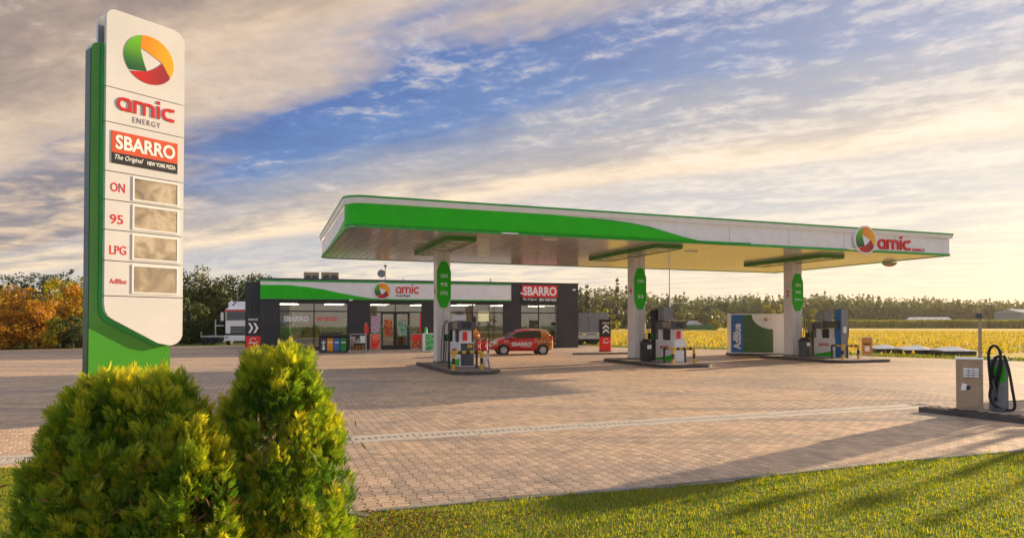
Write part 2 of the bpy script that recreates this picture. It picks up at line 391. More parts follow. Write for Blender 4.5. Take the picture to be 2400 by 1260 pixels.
# paving material (shared): tan concrete blocks, each a little different, with worn tyre-grey patches
def pavemat(name, brick):
    m = mat(name, rough=.62); N = NT(m.node_tree); b = N.n['Principled BSDF']
    pos = N.node('ShaderNodeNewGeometry').outputs['Position']
    big = N.noise(pos, .16, 4, .6, .8); mid = N.noise(pos, .9, 4, .6)
    if brick:
        oc = N.sep(N.node('ShaderNodeTexCoord').outputs['Object'])
        bt = N.node('ShaderNodeTexBrick'); N.l.new(N.xyz(oc[1], oc[0], 0.), bt.inputs['Vector'])
        bt.inputs['Scale'].default_value = 1; bt.inputs['Brick Width'].default_value = .2; bt.inputs['Row Height'].default_value = .14
        bt.inputs['Mortar Size'].default_value = .006; bt.inputs['Color1'].default_value = (0, 0, 0, 1); bt.inputs['Color2'].default_value = (1, 1, 1, 1); bt.inputs['Mortar'].default_value = (.5, .5, .5, 1)
        bt.inputs['Bias'].default_value = 0
        rv = bt.outputs['Color']; mort = bt.outputs['Fac']
    else:
        rv = N.m('FRACT', N.m('ADD', N.node('ShaderNodeAttribute', attribute_name='rnd').outputs['Fac'], N.node('ShaderNodeObjectInfo').outputs['Random'])); mort = None
    c = N.mix(N.smooth(big, .42, .60), (.56, .375, .235), (.38, .28, .21))
    c = N.mix(N.m('MULTIPLY', N.smooth(mid, .42, .62), .6), c, (.47, .33, .22))
    c = N.mix(.75, c, N.mix(rv, (.72, .72, .72), (1.28, 1.24, 1.2)), 'MULTIPLY')
    fine = N.noise(pos, 60, 3, .7)
    c = N.mix(.35, c, N.mix(fine, (.5, .5, .5), (1.4, 1.4, 1.4)), 'MULTIPLY')
    # oil drips and tyre marks
    sp = N.smooth(N.noise(pos, .55, 6, .75, 1.5), .57, .69)
    c = N.mix(N.m('MULTIPLY', sp, .5), c, (.12, .095, .08))
    oc2 = N.node('ShaderNodeMapping'); N.l.new(pos, oc2.inputs[0]); oc2.inputs['Rotation'].default_value = (0, 0, R(-20)); oc2.inputs['Scale'].default_value = (.05, 1.1, 1)
    c = N.mix(N.m('MULTIPLY', N.smooth(N.noise(oc2.outputs[0], 1.0, 5, .7), .50, .64), .55), c, (.19, .155, .13))
    if mort is not None: c = N.mix(N.m('MULTIPLY', mort, .75), c, (.09, .07, .055))
    N.l.new(c, b.inputs['Base Color'])
    N.put(b.inputs['Roughness'], N.m('ADD', N.m('MULTIPLY', mid, .3), .42))
    bn = N.node('ShaderNodeBump'); bn.inputs['Strength'].default_value = .5; bn.inputs['Distance'].default_value = .006
    h = N.m('ADD', N.m('MULTIPLY', N.noise(pos, 25, 5, .7), .8), rv) if mort is None else N.m('SUBTRACT', N.m('ADD', N.m('MULTIPLY', rv, .8), N.noise(pos, 9, 5, .75)), N.m('MULTIPLY', mort, 1.2))
    N.put(bn.inputs['Height'], h); N.l.new(bn.outputs[0], b.inputs['Normal'])
    return m
M['pave_far'] = pavemat('block_paving', True); M['pave'] = pavemat('paver_block', False)
M['bed'] = worn('joint_sand', (.085, .065, .05), .95)
def sheet(name, pts, z, m, uv=False, kind='structure', label=None):
    b = MB()
    P = [toUV(p) for p in pts] if uv else [(p[0], p[1]) for p in pts]
    b.add([(x, y, 0) for x, y in P], [tuple(range(len(P)))])
    o = b.build(name, m); o.location.z = z
    if uv: o.rotation_euler = (0, 0, UA)
    # triangulate concave outlines cleanly
    bm = bmesh.new(); bm.from_mesh(o.data); bmesh.ops.triangulate(bm, faces=bm.faces[:])
    for f in bm.faces:
        if f.normal.z < 0: f.normal_flip()
    bm.to_mesh(o.data); bm.free()
    return tag(o, label, None, None, kind)
def grassmat(name, stops, s1=.25, s2=6, rough=.9, bump=.0, stretch=None):
    m = mat(name, rough=rough, spec=.2); N = NT(m.node_tree); b = N.n['Principled BSDF']
    pos = N.node('ShaderNodeNewGeometry').outputs['Position']
    if stretch:
        mp = N.node('ShaderNodeMapping'); N.l.new(pos, mp.inputs[0]); mp.inputs['Rotation'].default_value = (0, 0, stretch[0]); mp.inputs['Scale'].default_value = stretch[1]; v2 = mp.outputs[0]
    else: v2 = pos
    f = N.m('ADD', N.m('MULTIPLY', N.noise(pos, s1, 5, .65), .5), N.m('MULTIPLY', N.noise(v2, s2, 6, .7), .5))
    N.put(b.inputs['Base Color'], N.ramp(f, stops))
    if bump:
        bn = N.node('ShaderNodeBump'); bn.inputs['Strength'].default_value = 1; bn.inputs['Distance'].default_value = bump
        N.put(bn.inputs['Height'], N.noise(v2, s2, 6, .75)); N.l.new(bn.outputs[0], b.inputs['Normal'])
    return m
M['ground'] = grassmat('meadow', [(.3, (.05, .085, .018)), (.5, (.10, .14, .025)), (.7, (.16, .15, .04))], .08, 3, bump=.05)
M['field'] = grassmat('stubble_field', [(.32, (.20, .15, .02)), (.45, (.42, .29, .03)), (.56, (.50, .34, .05)), (.68, (.25, .22, .03))], .03, .5, bump=.25, stretch=(R(-8), (.35, 2.2, 1)))
M['soil'] = grassmat('lawn_soil', [(.3, (.06, .09, .018)), (.5, (.13, .15, .02)), (.7, (.24, .17, .035))], .6, 25, bump=.02)
sheet('ground', [(-1500, -300), (1500, -300), (1500, 2500), (-1500, 2500)], -.05, 'ground')
far_edge = [G(0, 820), G(430, 811), G(575, 809), G(1340, 805), G(1430, 813), G(1710, 819), G(2050, 835), G(2400, 846)]
pv = [(-90, -40), (60, -40), (60, 12), G(2400, 846)+Vector((12, -9, 0))]+far_edge[::-1]+[Vector((-90, 40, 0))]
sheet('pavement', pv, 0, 'pave_far', uv=True)
lawn_line = [G(2400, 1058)+U0.u*30, G(2400, 1058), G(2100, 1085), G(1600, 1140), G(1200, 1172), G(820, 1207), G(700, 1185), G(600, 1145), G(480, 1110), G(300, 1100), G(60, 1098), Vector((-40, 9.0, 0))]
lawnP = [(p[0], p[1]) for p in lawn_line]+[(-40, -30), (40, -30)]
sheet('lawn', lawnP, .018, 'soil')
# fields beyond the forecourt
fld = [G(1410, 809), G(1700, 815), G(2060, 829), G(2400, 838), G(2400, 838)+Vector((40, -22, 0)), (420, 60), (420, 262), (40, 262), (22, 205), G(1340, 800)]
sheet('field', fld, -.02, 'field')
M['fieldg'] = grassmat('green_field_strip', [(.3, (.12, .17, .02)), (.5, (.20, .24, .03)), (.7, (.30, .27, .03))], .05, .8)
sheet('green_field_strip', [G(1420, 809.5)+Vector((.2, .3, 0)), G(1700, 815.5), G(2060, 829.5), G(2060, 829.5)+Vector((1.5, 3, 0)), G(1700, 813), G(1420, 807)], -.012, 'fieldg')
# kerb edging along the lawn, 1 m stones
ke = thing('lawn_kerb', 'pale flush concrete edging between the lawn and the block paving', 'kerb', (0, 0, 0)); ke['kind'] = 'structure'
base = MB().box(-.49, .49, -.04, .04, 0, .035, .006)
kme = None
def along(pts, step):
    out = []; acc = 0
    for a, b in zip(pts[:-1], pts[1:]):
        L = (b-a).length; t = (b-a)/L; s = step/2-acc
        while s < L: out.append((a+t*s, math.atan2(t.y, t.x))); s += step
        acc = (L-(s-step)-step/2) % step
    return out
for i, (p, a) in enumerate(along(lawn_line[0:-1], 1.0)):
    if kme is None: o = base.build('kerb_stone', 'kerb', ke); kme = o.data
    else: o = link('kerb_stone', kme, ke)
    o.location = (p.x, p.y, 0); o.rotation_euler = (0, 0, a)

# ---- drain channel
D0 = Vector(toUV(G(820, 1029))); D1 = Vector(toUV(G(2140, 955)))
dv = (D0.y+D1.y)/2; du0, du1 = D0.x-9, D1.x
dr = thing('drain_channel', 'long straight concrete drain channel with a slotted grate crossing the block paving', 'drain', (0, 0, 0), UA); dr['kind'] = 'structure'
sl = MB().box(-.495, .495, -.12, .12, 0, .017, .005); sme = None
n = int(du1-du0)
for i in range(n+1):
    for sgn in (-1, 1):
        if sme is None: o = sl.build('concrete_slab', 'conc', dr); sme = o.data
        else: o = link('concrete_slab', sme, dr)
        o.location = (du0+i+.5, dv+sgn*.195, 0)
MB().box(du0, du1+.8, dv-.07, dv+.07, 0, .006).build('channel_bed', 'kerb', dr)
g = MB()
for i in range(int((du1+.8-du0)/.1)): g.box(du0+i*.1, du0+i*.1+.07, dv-.072, dv+.072, .006, .016)
tag(g.build('grate_bars', 'conc', dr), kind='stuff')
# ---- near pavers: interlocking dog-bone blocks, 300 nearest singly, the rest joined
pa = thing('paver_field', 'interlocking tan concrete paving blocks laid in front of the lawn', 'paving', (0, 0, 0), UA); pa['kind'] = 'structure'
a_p, b_p, e_ = .0825, .0575, .0045
out = [(-a_p, -.1), (a_p, -.1), (a_p, -.058), (b_p, -.042), (b_p, .042), (a_p, .058), (a_p, .1), (-a_p, .1), (-a_p, .058), (-b_p, .042), (-b_p, -.042), (-a_p, -.058)]
def shrink(P, d): return [(x-math.copysign(d, x), y-(math.copysign(d, y) if abs(y) > .09 else 0)) for x, y in P]
o1 = shrink(out, .0022); o2 = shrink(out, .0075)
pvv = np.array([(x, y, 0.004) for x, y in o1]+[(x, y, .014) for x, y in o2], dtype=np.float32)
isl_w = [G(2150, 957), G(2400, 941, .13), G(2400, 941, .13)+U0.u*6, G(2400, 995)+U0.u*6+Vector((1, -1.5, 0)), G(2400, 995)]
cells = []
ur = range(int(-9/.14), int(16/.14)); vr = range(int(2/.2), int(15/.2))
for iu in ur:
    for iv in vr:
        u = iu*.14; v = iv*.2+(.1 if iu % 2 else 0)
        w = U0.w(u, v); X, Y = w.x, w.y
        if Y < 5.2 or abs(X) > .92*Y+.4: continue
        if abs(v-dv) < .24 and u < du1+.7: continue
        if inpoly(X, Y, lawnP) : continue
        if v > 14.9: continue
        cells.append((Y+abs(X)*.1, u, v))
cells.sort()
print('pavers', len(cells))
pf = [tuple(range(12, 24))]+[(i, (i+1) % 12, 12+(i+1) % 12, 12+i) for i in range(12)]
pm = MB(); pm.add([tuple(v) for v in pvv], pf); o = pm.build('paver', 'pave', pa); pme = o.data; o.location = (cells[0][1], cells[0][2], 0)
for d_, u, v in cells[1:300]:
    o = link('paver', pme, pa); o.location = (u, v, random.uniform(-.001, .001)); o.rotation_euler = (random.uniform(-.006, .006), random.uniform(-.006, .006), 0)
rest = np.array([(u, v) for _, u, v in cells[300:]], dtype=np.float32)
nr = len(rest)
tri_top = [(12, 13, 14), (12, 14, 15), (12, 15, 22), (15, 16, 21), (15, 21, 22), (16, 17, 20), (17, 18, 19), (17, 19, 20), (12, 22, 23)]
quads = [(12, 13, 14, 23), (23, 14, 15, 22), (22, 15, 16, 21), (21, 16, 17, 20), (20, 17, 18, 19)]+[(i, (i+1) % 12, 12+(i+1) % 12, 12+i) for i in range(12)]
qv = np.array(quads); V = pvv[None]+np.concatenate([rest[:, None, :], (NR.uniform(-.0012, .0012, (nr, 1, 1))).astype(np.float32)], 2)
tilt = NR.uniform(-.008, .008, (nr, 2)); V = V.copy(); V[:, :, 2] += (pvv[None, :, 0]*tilt[:, :1]+pvv[None, :, 1]*tilt[:, 1:])
Fq = (qv[None]+(np.arange(nr)*24)[:, None, None]).reshape(-1, 4)
o = np_mesh('paver_rest', V.reshape(-1, 3), Fq, 'pave', pa, rnd=np.repeat(NR.random(nr), len(quads))); o['kind'] = 'stuff'
MBb = MB()
# joint sand under the near blocks
uu = [c[1] for c in cells]; vv = [c[2] for c in cells]
MBb.box(min(uu)-.1, max(uu)+.1, min(vv)-.1, max(vv)+.05, .001, .0045).build('joint_bed', 'bed', pa)

# ---- lawn blades
def blades(name, P, z0, h0, h1, w, mname, label, lean=.45):
    n = len(P); ang = NR.uniform(0, 6.283, n); h = NR.uniform(h0, h1, n); ln = NR.uniform(0, lean, n)*h; la = NR.uniform(0, 6.283, n)
    dxy = np.stack([np.cos(ang), np.sin(ang)], 1)*w/2
    V = np.zeros((n, 3, 3)); V[:, 0, :2] = P-dxy; V[:, 1, :2] = P+dxy; V[:, 2, :2] = P+np.stack([np.cos(la), np.sin(la)], 1)*ln[:, None]
    V[:, :2, 2] = z0; V[:, 2, 2] = z0+h
    o = np_mesh(name, V.reshape(-1, 3), np.arange(n*3).reshape(-1, 3), mname, None, rnd=NR.random(n)); return tag(o, label, 'grass', None, 'stuff')
M['blade'] = leafmat('grass_blades', [(.46, .34, .03), (.27, .31, .02), (.10, .19, .015), (.06, .13, .012), (.22, .27, .02), (.42, .34, .03)], .52, 2.2)
def scatter(n, x0, x1, y0, y1, test):
    P = np.stack([NR.uniform(x0, x1, n), NR.uniform(y0, y1, n)], 1)
    return P[np.array([test(x, y) for x, y in P])]
def inl(x, y): return abs(x) < .83*y+.25 and inpoly(x, y, lawnP)
P = scatter(260000, -6.5, 8.5, 4.2, 10.2, inl); print('blades', len(P))
blades('lawn_grass', P, .015, .012, .042, .0085, 'blade', 'short sunlit lawn grass along the lower edge of the paving')
P = scatter(500, -6.5, 8.5, 4.2, 10.2, inl)
P = np.repeat(P, 16, 0)+NR.normal(0, .02, (len(P)*16, 2)); blades('grass_tuft_cover', P, .02, .035, .075, .008, 'blade', 'taller grass tufts sticking up out of the lawn')
# fallen brown leaves near the bushes
M['litter'] = leafmat('dead_leaves', [(.14, .05, .015), (.22, .10, .03), (.10, .04, .015)], .2, 8)
P = scatter(3500, -2.2, .5, 4.6, 6.3, lambda x, y: inpoly(x, y, lawnP) and random.random() < math.exp(-((x+1.3)**2/1.2)))
blades('leaf_litter', P, .045, .004, .02, .03, 'litter', 'brown dead leaves scattered on the grass beside the bushes', 1.5)
# field tufts
M['straw'] = leafmat('stubble_tufts', [(.30, .19, .03), (.46, .31, .04), (.38, .30, .04), (.20, .19, .03)], .4, .12)
P = scatter(60000, 5, 140, 38, 150, lambda x, y: inpoly(x, y, [(p[0], p[1]) for p in fld]) and .06 < x/y < .86 and random.random() < (60/y)**.8)
blades('field_stubble', P, -.02, .12, .38, .16, 'straw', 'yellow stubble and weeds standing in the field behind the station', .6)
P = scatter(50000, 3, 60, 26, 62, lambda x, y: not inpoly(x, y, [(p[0], p[1]) for p in fld]) and not inpoly(x, y, [(p[0], p[1]) for p in pv]) and .06 < x/y < .86)
M['verge'] = leafmat('verge_grass', [(.14, .16, .02), (.10, .14, .015), (.22, .19, .03)], .4, .5)
blades('verge_grass', P, -.05, .08, .22, .09, 'verge', 'bright green grass verge between the paving and the field')

# =====================================================================  CANOPY
CZ = 5.0
cO = G(815, 529, CZ); cO.z = 0; K = Fr(cO, UA)
CL = K.p(2225, 597, 0)[0]; CW = K.g(748, 604, CZ)[1]; CT = K.p(835, 456, -.1)[1]
print('canopy', cO, CL, CW, CT)
can = thing('fuel_canopy', 'long white and green forecourt canopy on three columns over the fuel pumps', 'canopy', cO, UA)
Rr = .55
def cpath(o, part='all'):
    P = []
    def arc_(cx, cy, a0, a1, r): return [(cx+r*math.cos(R(a0+(a1-a0)*i/7)), cy+r*math.sin(R(a0+(a1-a0)*i/7))) for i in range(8)]
    P += arc_(Rr, CW-Rr, 90, 180, Rr+o)+arc_(Rr, Rr, 180, 270, Rr+o)
    if part == 'corner': return arc_(Rr, Rr, 180, 270, Rr+o)
    return P+[(CL+o, -o), (CL+o, CW+o)]
def band(name, o, z0, z1, m, parent, part='all', th=.06, top_out=0.):
    P = cpath(o, part); Q = cpath(o-th, part); P2 = cpath(o+top_out, part); n = len(P); b = MB()
    vs = [(x, y, z0) for x, y in P]+[(x, y, z1) for x, y in P2]+[(x, y, z0) for x, y in Q]+[(x, y, z1) for x, y in Q]
    fs = []
    for i in range(n if part == 'all' else n-1):
        j = (i+1) % n; fs += [(i, j, n+j, n+i), (j+2*n, i+2*n, 3*n+i, 3*n+j), (n+i, n+j, 3*n+j, 3*n+i), (2*n+i, 2*n+j, j, i)]
    if part != 'all': fs += [(0, n, 3*n, 2*n), (n-1, 3*n-1, 4*n-1, 2*n-1)]
    return b.add(vs, fs).build(name, m, parent)
band('fascia', 0, CZ+.075, CT-.245, 'white', can)
band('upper_fascia', .08, CT-.235, CT-.07, 'white', can, top_out=.04)
band('top_trim', .125, CT-.07, CT, 'green_trim', can)
band('bottom_trim', .03, CZ-.03, CZ+.07, 'green_trim', can)
band('shadow_gap', -.03, CT-.25, CT-.23, 'blackm', can)
def kf(px, py): return K.p(px, py, -.05)
wt = CT-.26; wb = CZ+.08
wave = [(Rr+.002, wb), (Rr+.002, wt)]+[kf(1300, 505)]+[kf(1380, 511)]+[kf(x, y) for x, y in ((1430, 516), (1480, 523), (1520, 531), (1560, 543), (1600, 555), (1640, 565), (1690, 571))]
wave[2] = (wave[2][0], wt); wave = [(x, min(z, wt)) for x, z in wave]; wave.append((kf(1760, 575)[0], wb+.02)); wave.append((kf(1760, 575)[0], wb))
MB().prism(wave, -.05, -.002, 'y').build('green_wave', 'green', can)
e = [(x, z) for x, z in wave[3:-1]]
b = MB(); stroke(b, e, .022, -.054, -.05); b.build('wave_outline', 'green_dk', can)
band('green_corner', .05, wb, wt, 'green', can, 'corner')
# side wave (left end): mostly white, green sliver low down
MB().prism([(Rr+.01, wb), (CW*.55, wb), (CW*.25, wb+.08), (Rr+.01, wb+.25)], -.03, -.002, 'x').build('side_wave', 'green', can)
for x in np.arange(3, CL-1, 3.05):
    MB().box(x, x+.012, -.003, -.0005, wb, wt).build('fascia_joint', 'grey', can) if x > kf(1700, 575)[0] else None
# soffit planks
M['soffit'] = mat('soffit_plank', (.8, .75, .68), .13, .35, .9)
N_ = NT(M['soffit'].node_tree); pos = N_.node('ShaderNodeNewGeometry').outputs['Position']
N_.put(N_.n['Principled BSDF'].inputs['Base Color'], N_.mix(N_.node('ShaderNodeObjectInfo').outputs['Random'], (.72, .69, .65), (.80, .77, .73)))
pl = MB(); pl.add([(-.142, .06, .012), (-.128, .06, 0), (.128, .06, 0), (.142, .06, .012), (-.142, CW-.06, .012), (-.128, CW-.06, 0), (.128, CW-.06, 0), (.142, CW-.06, .012)], [(0, 4, 5, 1), (1, 5, 6, 2), (2, 6, 7, 3), (3, 2, 1, 0), (4, 7, 6, 5)])
sme = None; ns = int((CL-.12)/.29)
for i in range(ns):
    x = .06+.145+i*(CL-.12)/ns
    if sme is None: o = pl.build('soffit_plank', 'soffit', can); sme = o.data
    else: o = link('soffit_plank', sme, can)
    o.location = (x, 0, CZ-.004); o.rotation_euler = (0, random.uniform(-.003, .003), 0)
MB().box(.2, CL-.03, .2, CW-.2, CZ+.03, CT-.3).build('roof_deck', 'grey', can)
# columns
M['soff_green'] = worn('light_housing_green', (.05, .26, .03), .4)
colinfo = []
for (xl, xn, xr, yb, num, txt, st, sb) in ((1016, 1024, 1055, 850, '6', ('ON', '95', 'LPG'), 612, 720), (1470, 1487, 1513, 842, '4', ('ON', '95'), 628, 725), (1839, 1858, 1881, 834, '2', ('ON', '95', 'AdBlue'), 641, 728)):
    x0, y0 = K.g(xn, yb, .13); x1 = K.p(xr, yb, y0)[0]; w = x1-x0
    print('column', x0, y0, w)
    cb = MB().box(x0, x1, y0, y0+.62, .13, CZ-.002, .02).build('column', 'col', can); colinfo.append((x0, x1, y0))
    for s in (x0-.004, ):
        MB().box(x0+w/2-.006, x0+w/2+.006, y0-.004, y0-.001, .2, CZ-.1).build('column_seam', 'grey', cb)
    MB().box(x0-.02, x1+.02, y0-.02, y0+.64, .13, .2).build('column_foot', 'grey', cb)
    z0 = K.p(xn+5, sb, y0-.05)[1]; z1 = K.p(xn+5, st, y0-.05)[1]; cx = (x0+x1)/2; hw = w/2+.015
    oc = [(cx-hw, z0+.42), (cx-hw*.42, z0), (cx+hw*.42, z0), (cx+hw, z0+.42), (cx+hw, z1-.42), (cx+hw*.42, z1), (cx-hw*.42, z1), (cx-hw, z1-.42)]
    MB().prism(oc, y0-.06, y0-.004, 'y').build('fuel_sign', 'green', cb)
    k = len(txt)
    for i, s in enumerate(txt):
        zc = (z0+z1)/2+.36-i*(.72 if k == 2 else .36); hh = .075 if s != 'AdBlue' else .05
        text('fuel_lettering', s, cb, cx-hw*(.5 if len(s) < 4 else .7), cx+hw*(.5 if len(s) < 4 else .7), zc-hh, zc+hh, y0-.061, 'whitet', .006, .012)
    zn = K.p(xn, 680 if num != '2' else 687, y0)[1]
    text('column_number', num, cb, y0+.22, y0+.42, zn-.16, zn+.16, x0-.001, 'red_text', .008, .02, side='left')
    # angular green light housing slung under the soffit over this island
    yn = K.g((1047, 1535, 1925)[len(colinfo)-1], (562, 580, 603)[len(colinfo)-1], CZ-.16)[1]; yf = min(K.g((968, 1402, 1757)[len(colinfo)-1], (597, 611, 625)[len(colinfo)-1], CZ-.16)[1], CW-.4)
    xa = K.g((1047, 1535, 1925)[len(colinfo)-1], (562, 580, 603)[len(colinfo)-1], CZ-.16)[0]; xb = K.p((1117, 1600, 1979)[len(colinfo)-1], 585, yn)[0]
    print('housing', yn, yf, xa, xb)
    hb = MB(); t = .05
    hb.box(xa, xa+t, yn, yf, CZ-.17, CZ-.005); hb.box(xb-t, xb, yn, yf, CZ-.17, CZ-.005); hb.box(xa+t, xb-t, yn, yn+t, CZ-.17, CZ-.005); hb.box(xa+t, xb-t, yf-t, yf, CZ-.17, CZ-.005)
    h_ = hb.build('light_housing', 'soff_green', can)
    M.setdefault('hpanel', worn('housing_green_grey', (.30, .36, .22), .25)); MB().box(xa+t, xb-t, yn+t, yf-t, CZ-.155, CZ-.03).build('housing_panel', 'hpanel', h_)
    for j in range(5):
        yy = yn+.5+j*(yf-yn-1)/4
        MB().box((xa+xb)/2-.2, (xa+xb)/2+.2, yy-.12, yy+.12, CZ-.165, CZ-.156).build('ceiling_lamp', 'white_gloss', h_)
lx, lz = K.p(2028, 562, -.13); logo(can, lx, lz, .56, -.05, True, .09)
x0, z0 = K.p(2058, 583, -.05); x1, z1 = K.p(2136, 590, -.05)
amic(can, x0, x1, z0, z0+(K.p(2058, 558, -.05)[1]-z0)*1.30, -.002, depth=.06)
x2 = K.p(2140, 583, -.05)[0]; x3 = K.p(2169, 583, -.05)[0]; text('energy_lettering', 'ENERGY', can, x2, x3, z0-.02, z0+.12, -.002, 'red_text', .02)
gx, gy = K.g(2085, 614, CZ)
b = MB()
for i in range(6):
    a0, a1 = R(15*i), R(15*(i+1)); b.cyl((gx, gy), .36*math.cos(a0), CZ-.02-.22*math.sin(a0), CZ-.02-.22*math.sin(a1), 'z', 20, r2=max(.02, .36*math.cos(a1)))
b.build('dome_lamp', 'beige', can)
for px, py in ((985, 565), (1195, 545), (1290, 560), (1620, 588), (2000, 582)):
    qx, qy = K.g(px, py, CZ); MB().box(qx-.3, qx+.3, qy-.06, qy+.06, CZ-.05, CZ-.006).build('strip_lamp', 'white_gloss', can)

# =====================================================================  SHOP
SA = R(16.3); sO = G(610, 822); S = Fr(sO, SA)
SL = S.p(1355, 814, 0)[0]; SH = S.p(610, 651, 0)[1]; print('shop', sO, SL, SH, S.p(1355, 663, 0))
shop = thing('shop_building', 'flat-roofed anthracite filling station shop with a green and white sign band', 'building', sO, SA)
M['anth2'] = M['anth']
def sx(px, y=760): return S.p(px, y, 0)[0]
def sz(px, py): return S.p(px, py, 0)[1]
wins = [dict(x0=sx(653), x1=sx(816), z0=.18, z1=sz(653, 708), mx=[sx(736)], tz=sz(736, 729), nm='window'),
        dict(x0=sx(865), x1=sx(990), z0=.05, z1=sz(866, 710), mx=[sx(926)], tz=sz(926, 731), nm='entrance'),
        dict(x0=sx(1040), x1=sx(1181), z0=.18, z1=sz(1181, 712), mx=[sx(1107)], tz=sz(1107, 732), nm='window'),
        dict(x0=sx(1219), x1=sx(1307), z0=.18, z1=sz(1219, 713), mx=[sx(1262)], tz=sz(1262, 733), nm='window')]
D = 11.0
# facade panels: about one metre wide, split round the openings
xs = [0]
for w in wins:
    xs += [w['x0'], w['x1']]
xs.append(SL)
def panels(xa, xb, za, zb):
    n = max(1, round((xb-xa)/1.05))
    for i in range(n):
        p0 = xa+(xb-xa)*i/n+.004; p1 = xa+(xb-xa)*(i+1)/n-.004; b = MB(); b.box(p0, p1, -.03, .10, za, zb)
        k = max(1, int((p1-p0)/.25))
        for j in range(1, k): xj = p0+(p1-p0)*j/k; b.box(xj-.012, xj+.012, -.042, -.03, za, zb-.001)
        b.build('wall_panel', 'anth', shop)
for i in range(0, len(xs), 2): panels(xs[i], xs[i+1], .0, SH-.05)
for w in wins: panels(w['x0'], w['x1'], w['z1'], SH-.05)
for w in wins:
    if w['nm'] == 'window': MB().box(w['x0'], w['x1'], -.03, .10, 0, w['z0']).build('window_plinth', 'anth', shop)
b = MB(); b.box(.02, .15, .101, D, 0, SH-.06); b.box(SL-.15, SL-.02, .101, D, 0, SH-.06); b.box(.15, SL-.15, D-.15, D, 0, SH-.06); b.build('outer_wall', 'anth', shop)
MB().box(.0, SL, .0, D, SH-.5, SH-.3).build('roof', 'greyd', shop)
MB().box(-.04, SL+.04, -.06, .16, SH-.048, SH+.02).build('parapet_cap', 'greyd', shop)
b = MB(); b.box(-.04, .10, .165, D, SH-.048, SH+.02); b.box(SL-.10, SL+.04, .165, D, SH-.048, SH+.02); b.build('side_cap', 'greyd', shop)
MB().box(.15, SL-.15, .101, D-.15, .0, .04).build('shop_floor', 'in_floor', shop)
MB().box(.15, SL-.15, .101, D-.15, 3.16, 3.2).build('ceiling', 'in_wall', shop)
MB().box(.15, SL-.15, 6.5, 6.6, .04, 3.15).build('back_wall', 'in_wall', shop)
for i in range(7):
    for j in range(2):
        xx = 1.6+i*(SL-3)/6.2; MB().box(xx-.65, xx+.65, 1.3+j*2.4, 1.42+j*2.4, 3.12, 3.159).build('ceiling_lamp', 'lamp', shop)
for w in wins:
    x0, x1, z0, z1 = w['x0'], w['x1'], w['z0'], w['z1']; f = .07
    b = MB(); b.box(x0, x1, -.05, .08, z1-f, z1-.002); b.box(x0, x1, -.05, .08, z0+.001, z0+f); b.box(x0+.001, x0+f, -.05, .08, z0+f, z1-f); b.box(x1-f, x1-.001, -.05, .08, z0+f, z1-f)
    fr = b.build(w['nm'], 'frame', shop)
    b = MB()
    for m_ in w['mx']: b.box(m_-.04, m_+.04, -.045, .07, z0+f, z1-f)
    cols = [x0+f]+[q for m_ in w['mx'] for q in (m_-.04, m_+.04)]+[x1-f]
    for i in range(0, len(cols), 2): b.box(cols[i], cols[i+1], -.04, .065, w['tz']-.04, w['tz']+.04)
    b.build('mullion', 'frame', fr)
    for i in range(0, len(cols), 2):
        MB().box(cols[i], cols[i+1], .0, .012, w['tz']+.04, z1-f).build('pane', 'glass', fr)
        if w['nm'] == 'window': MB().box(cols[i], cols[i+1], .0, .012, z0+f, w['tz']-.04).build('pane', 'glass', fr)
    if w['nm'] == 'entrance':
        tz = w['tz']-.04
        for (pa_, pb_) in ((866, 892), (959, 988)):
            MB().box(sx(pa_)+.06, sx(pb_), .0, .012, z0+f, tz).build('side_pane', 'glass', fr)
        for (pa_, pb_) in ((894, 925), (927, 958)):
            a0, a1 = sx(pa_), sx(pb_); b = MB(); b.box(a0, a0+.08, -.06, .03, z0+f, tz); b.box(a1-.08, a1, -.06, .03, z0+f, tz); b.box(a0+.08, a1-.08, -.06, .03, tz-.09, tz); b.box(a0+.08, a1-.08, -.06, .03, z0+f, z0+.24)
            dl = b.build('sliding_door', 'frame', shop)
            MB().box(a0+.08, a1-.08, -.02, -.008, z0+.24, tz-.09).build('door_pane', 'glass', dl)
            MB().box(a0+.16, a1-.16, -.026, -.021, .9, 2.05).build('door_poster', 'pizza' if pa_ < 900 else 'goods', dl)
            MB().box(a0+.14, a1-.14, -.004, .0, 2.12, 2.3).build('door_sticker', 'red_sign', dl)
        MB().box(sx(870), sx(890), -.006, -.001, 1.15, 2.3).build('window_poster', 'poster_mix', fr)
        MB().box(sx(984), sx(989), -.012, -.001, 1.2, 2.5).build('red_banner', 'red_sign', fr)
w = wins[0]
text('window_lettering', 'SBARRO', shop, sx(665), sx(723), sz(665, 753), sz(665, 740), -.002, 'whitet', .004, .03)
text('window_lettering', 'NEW YORK PIZZA', shop, sx(728), sx(735), sz(735, 752), sz(735, 742), -.002, 'red_sign', .003, .02) if False else None
text('window_lettering', 'NEW YORK PIZZA', shop, sx(742), sx(790), sz(742, 752), sz(742, 742), -.002, 'red_sign', .004, .03)
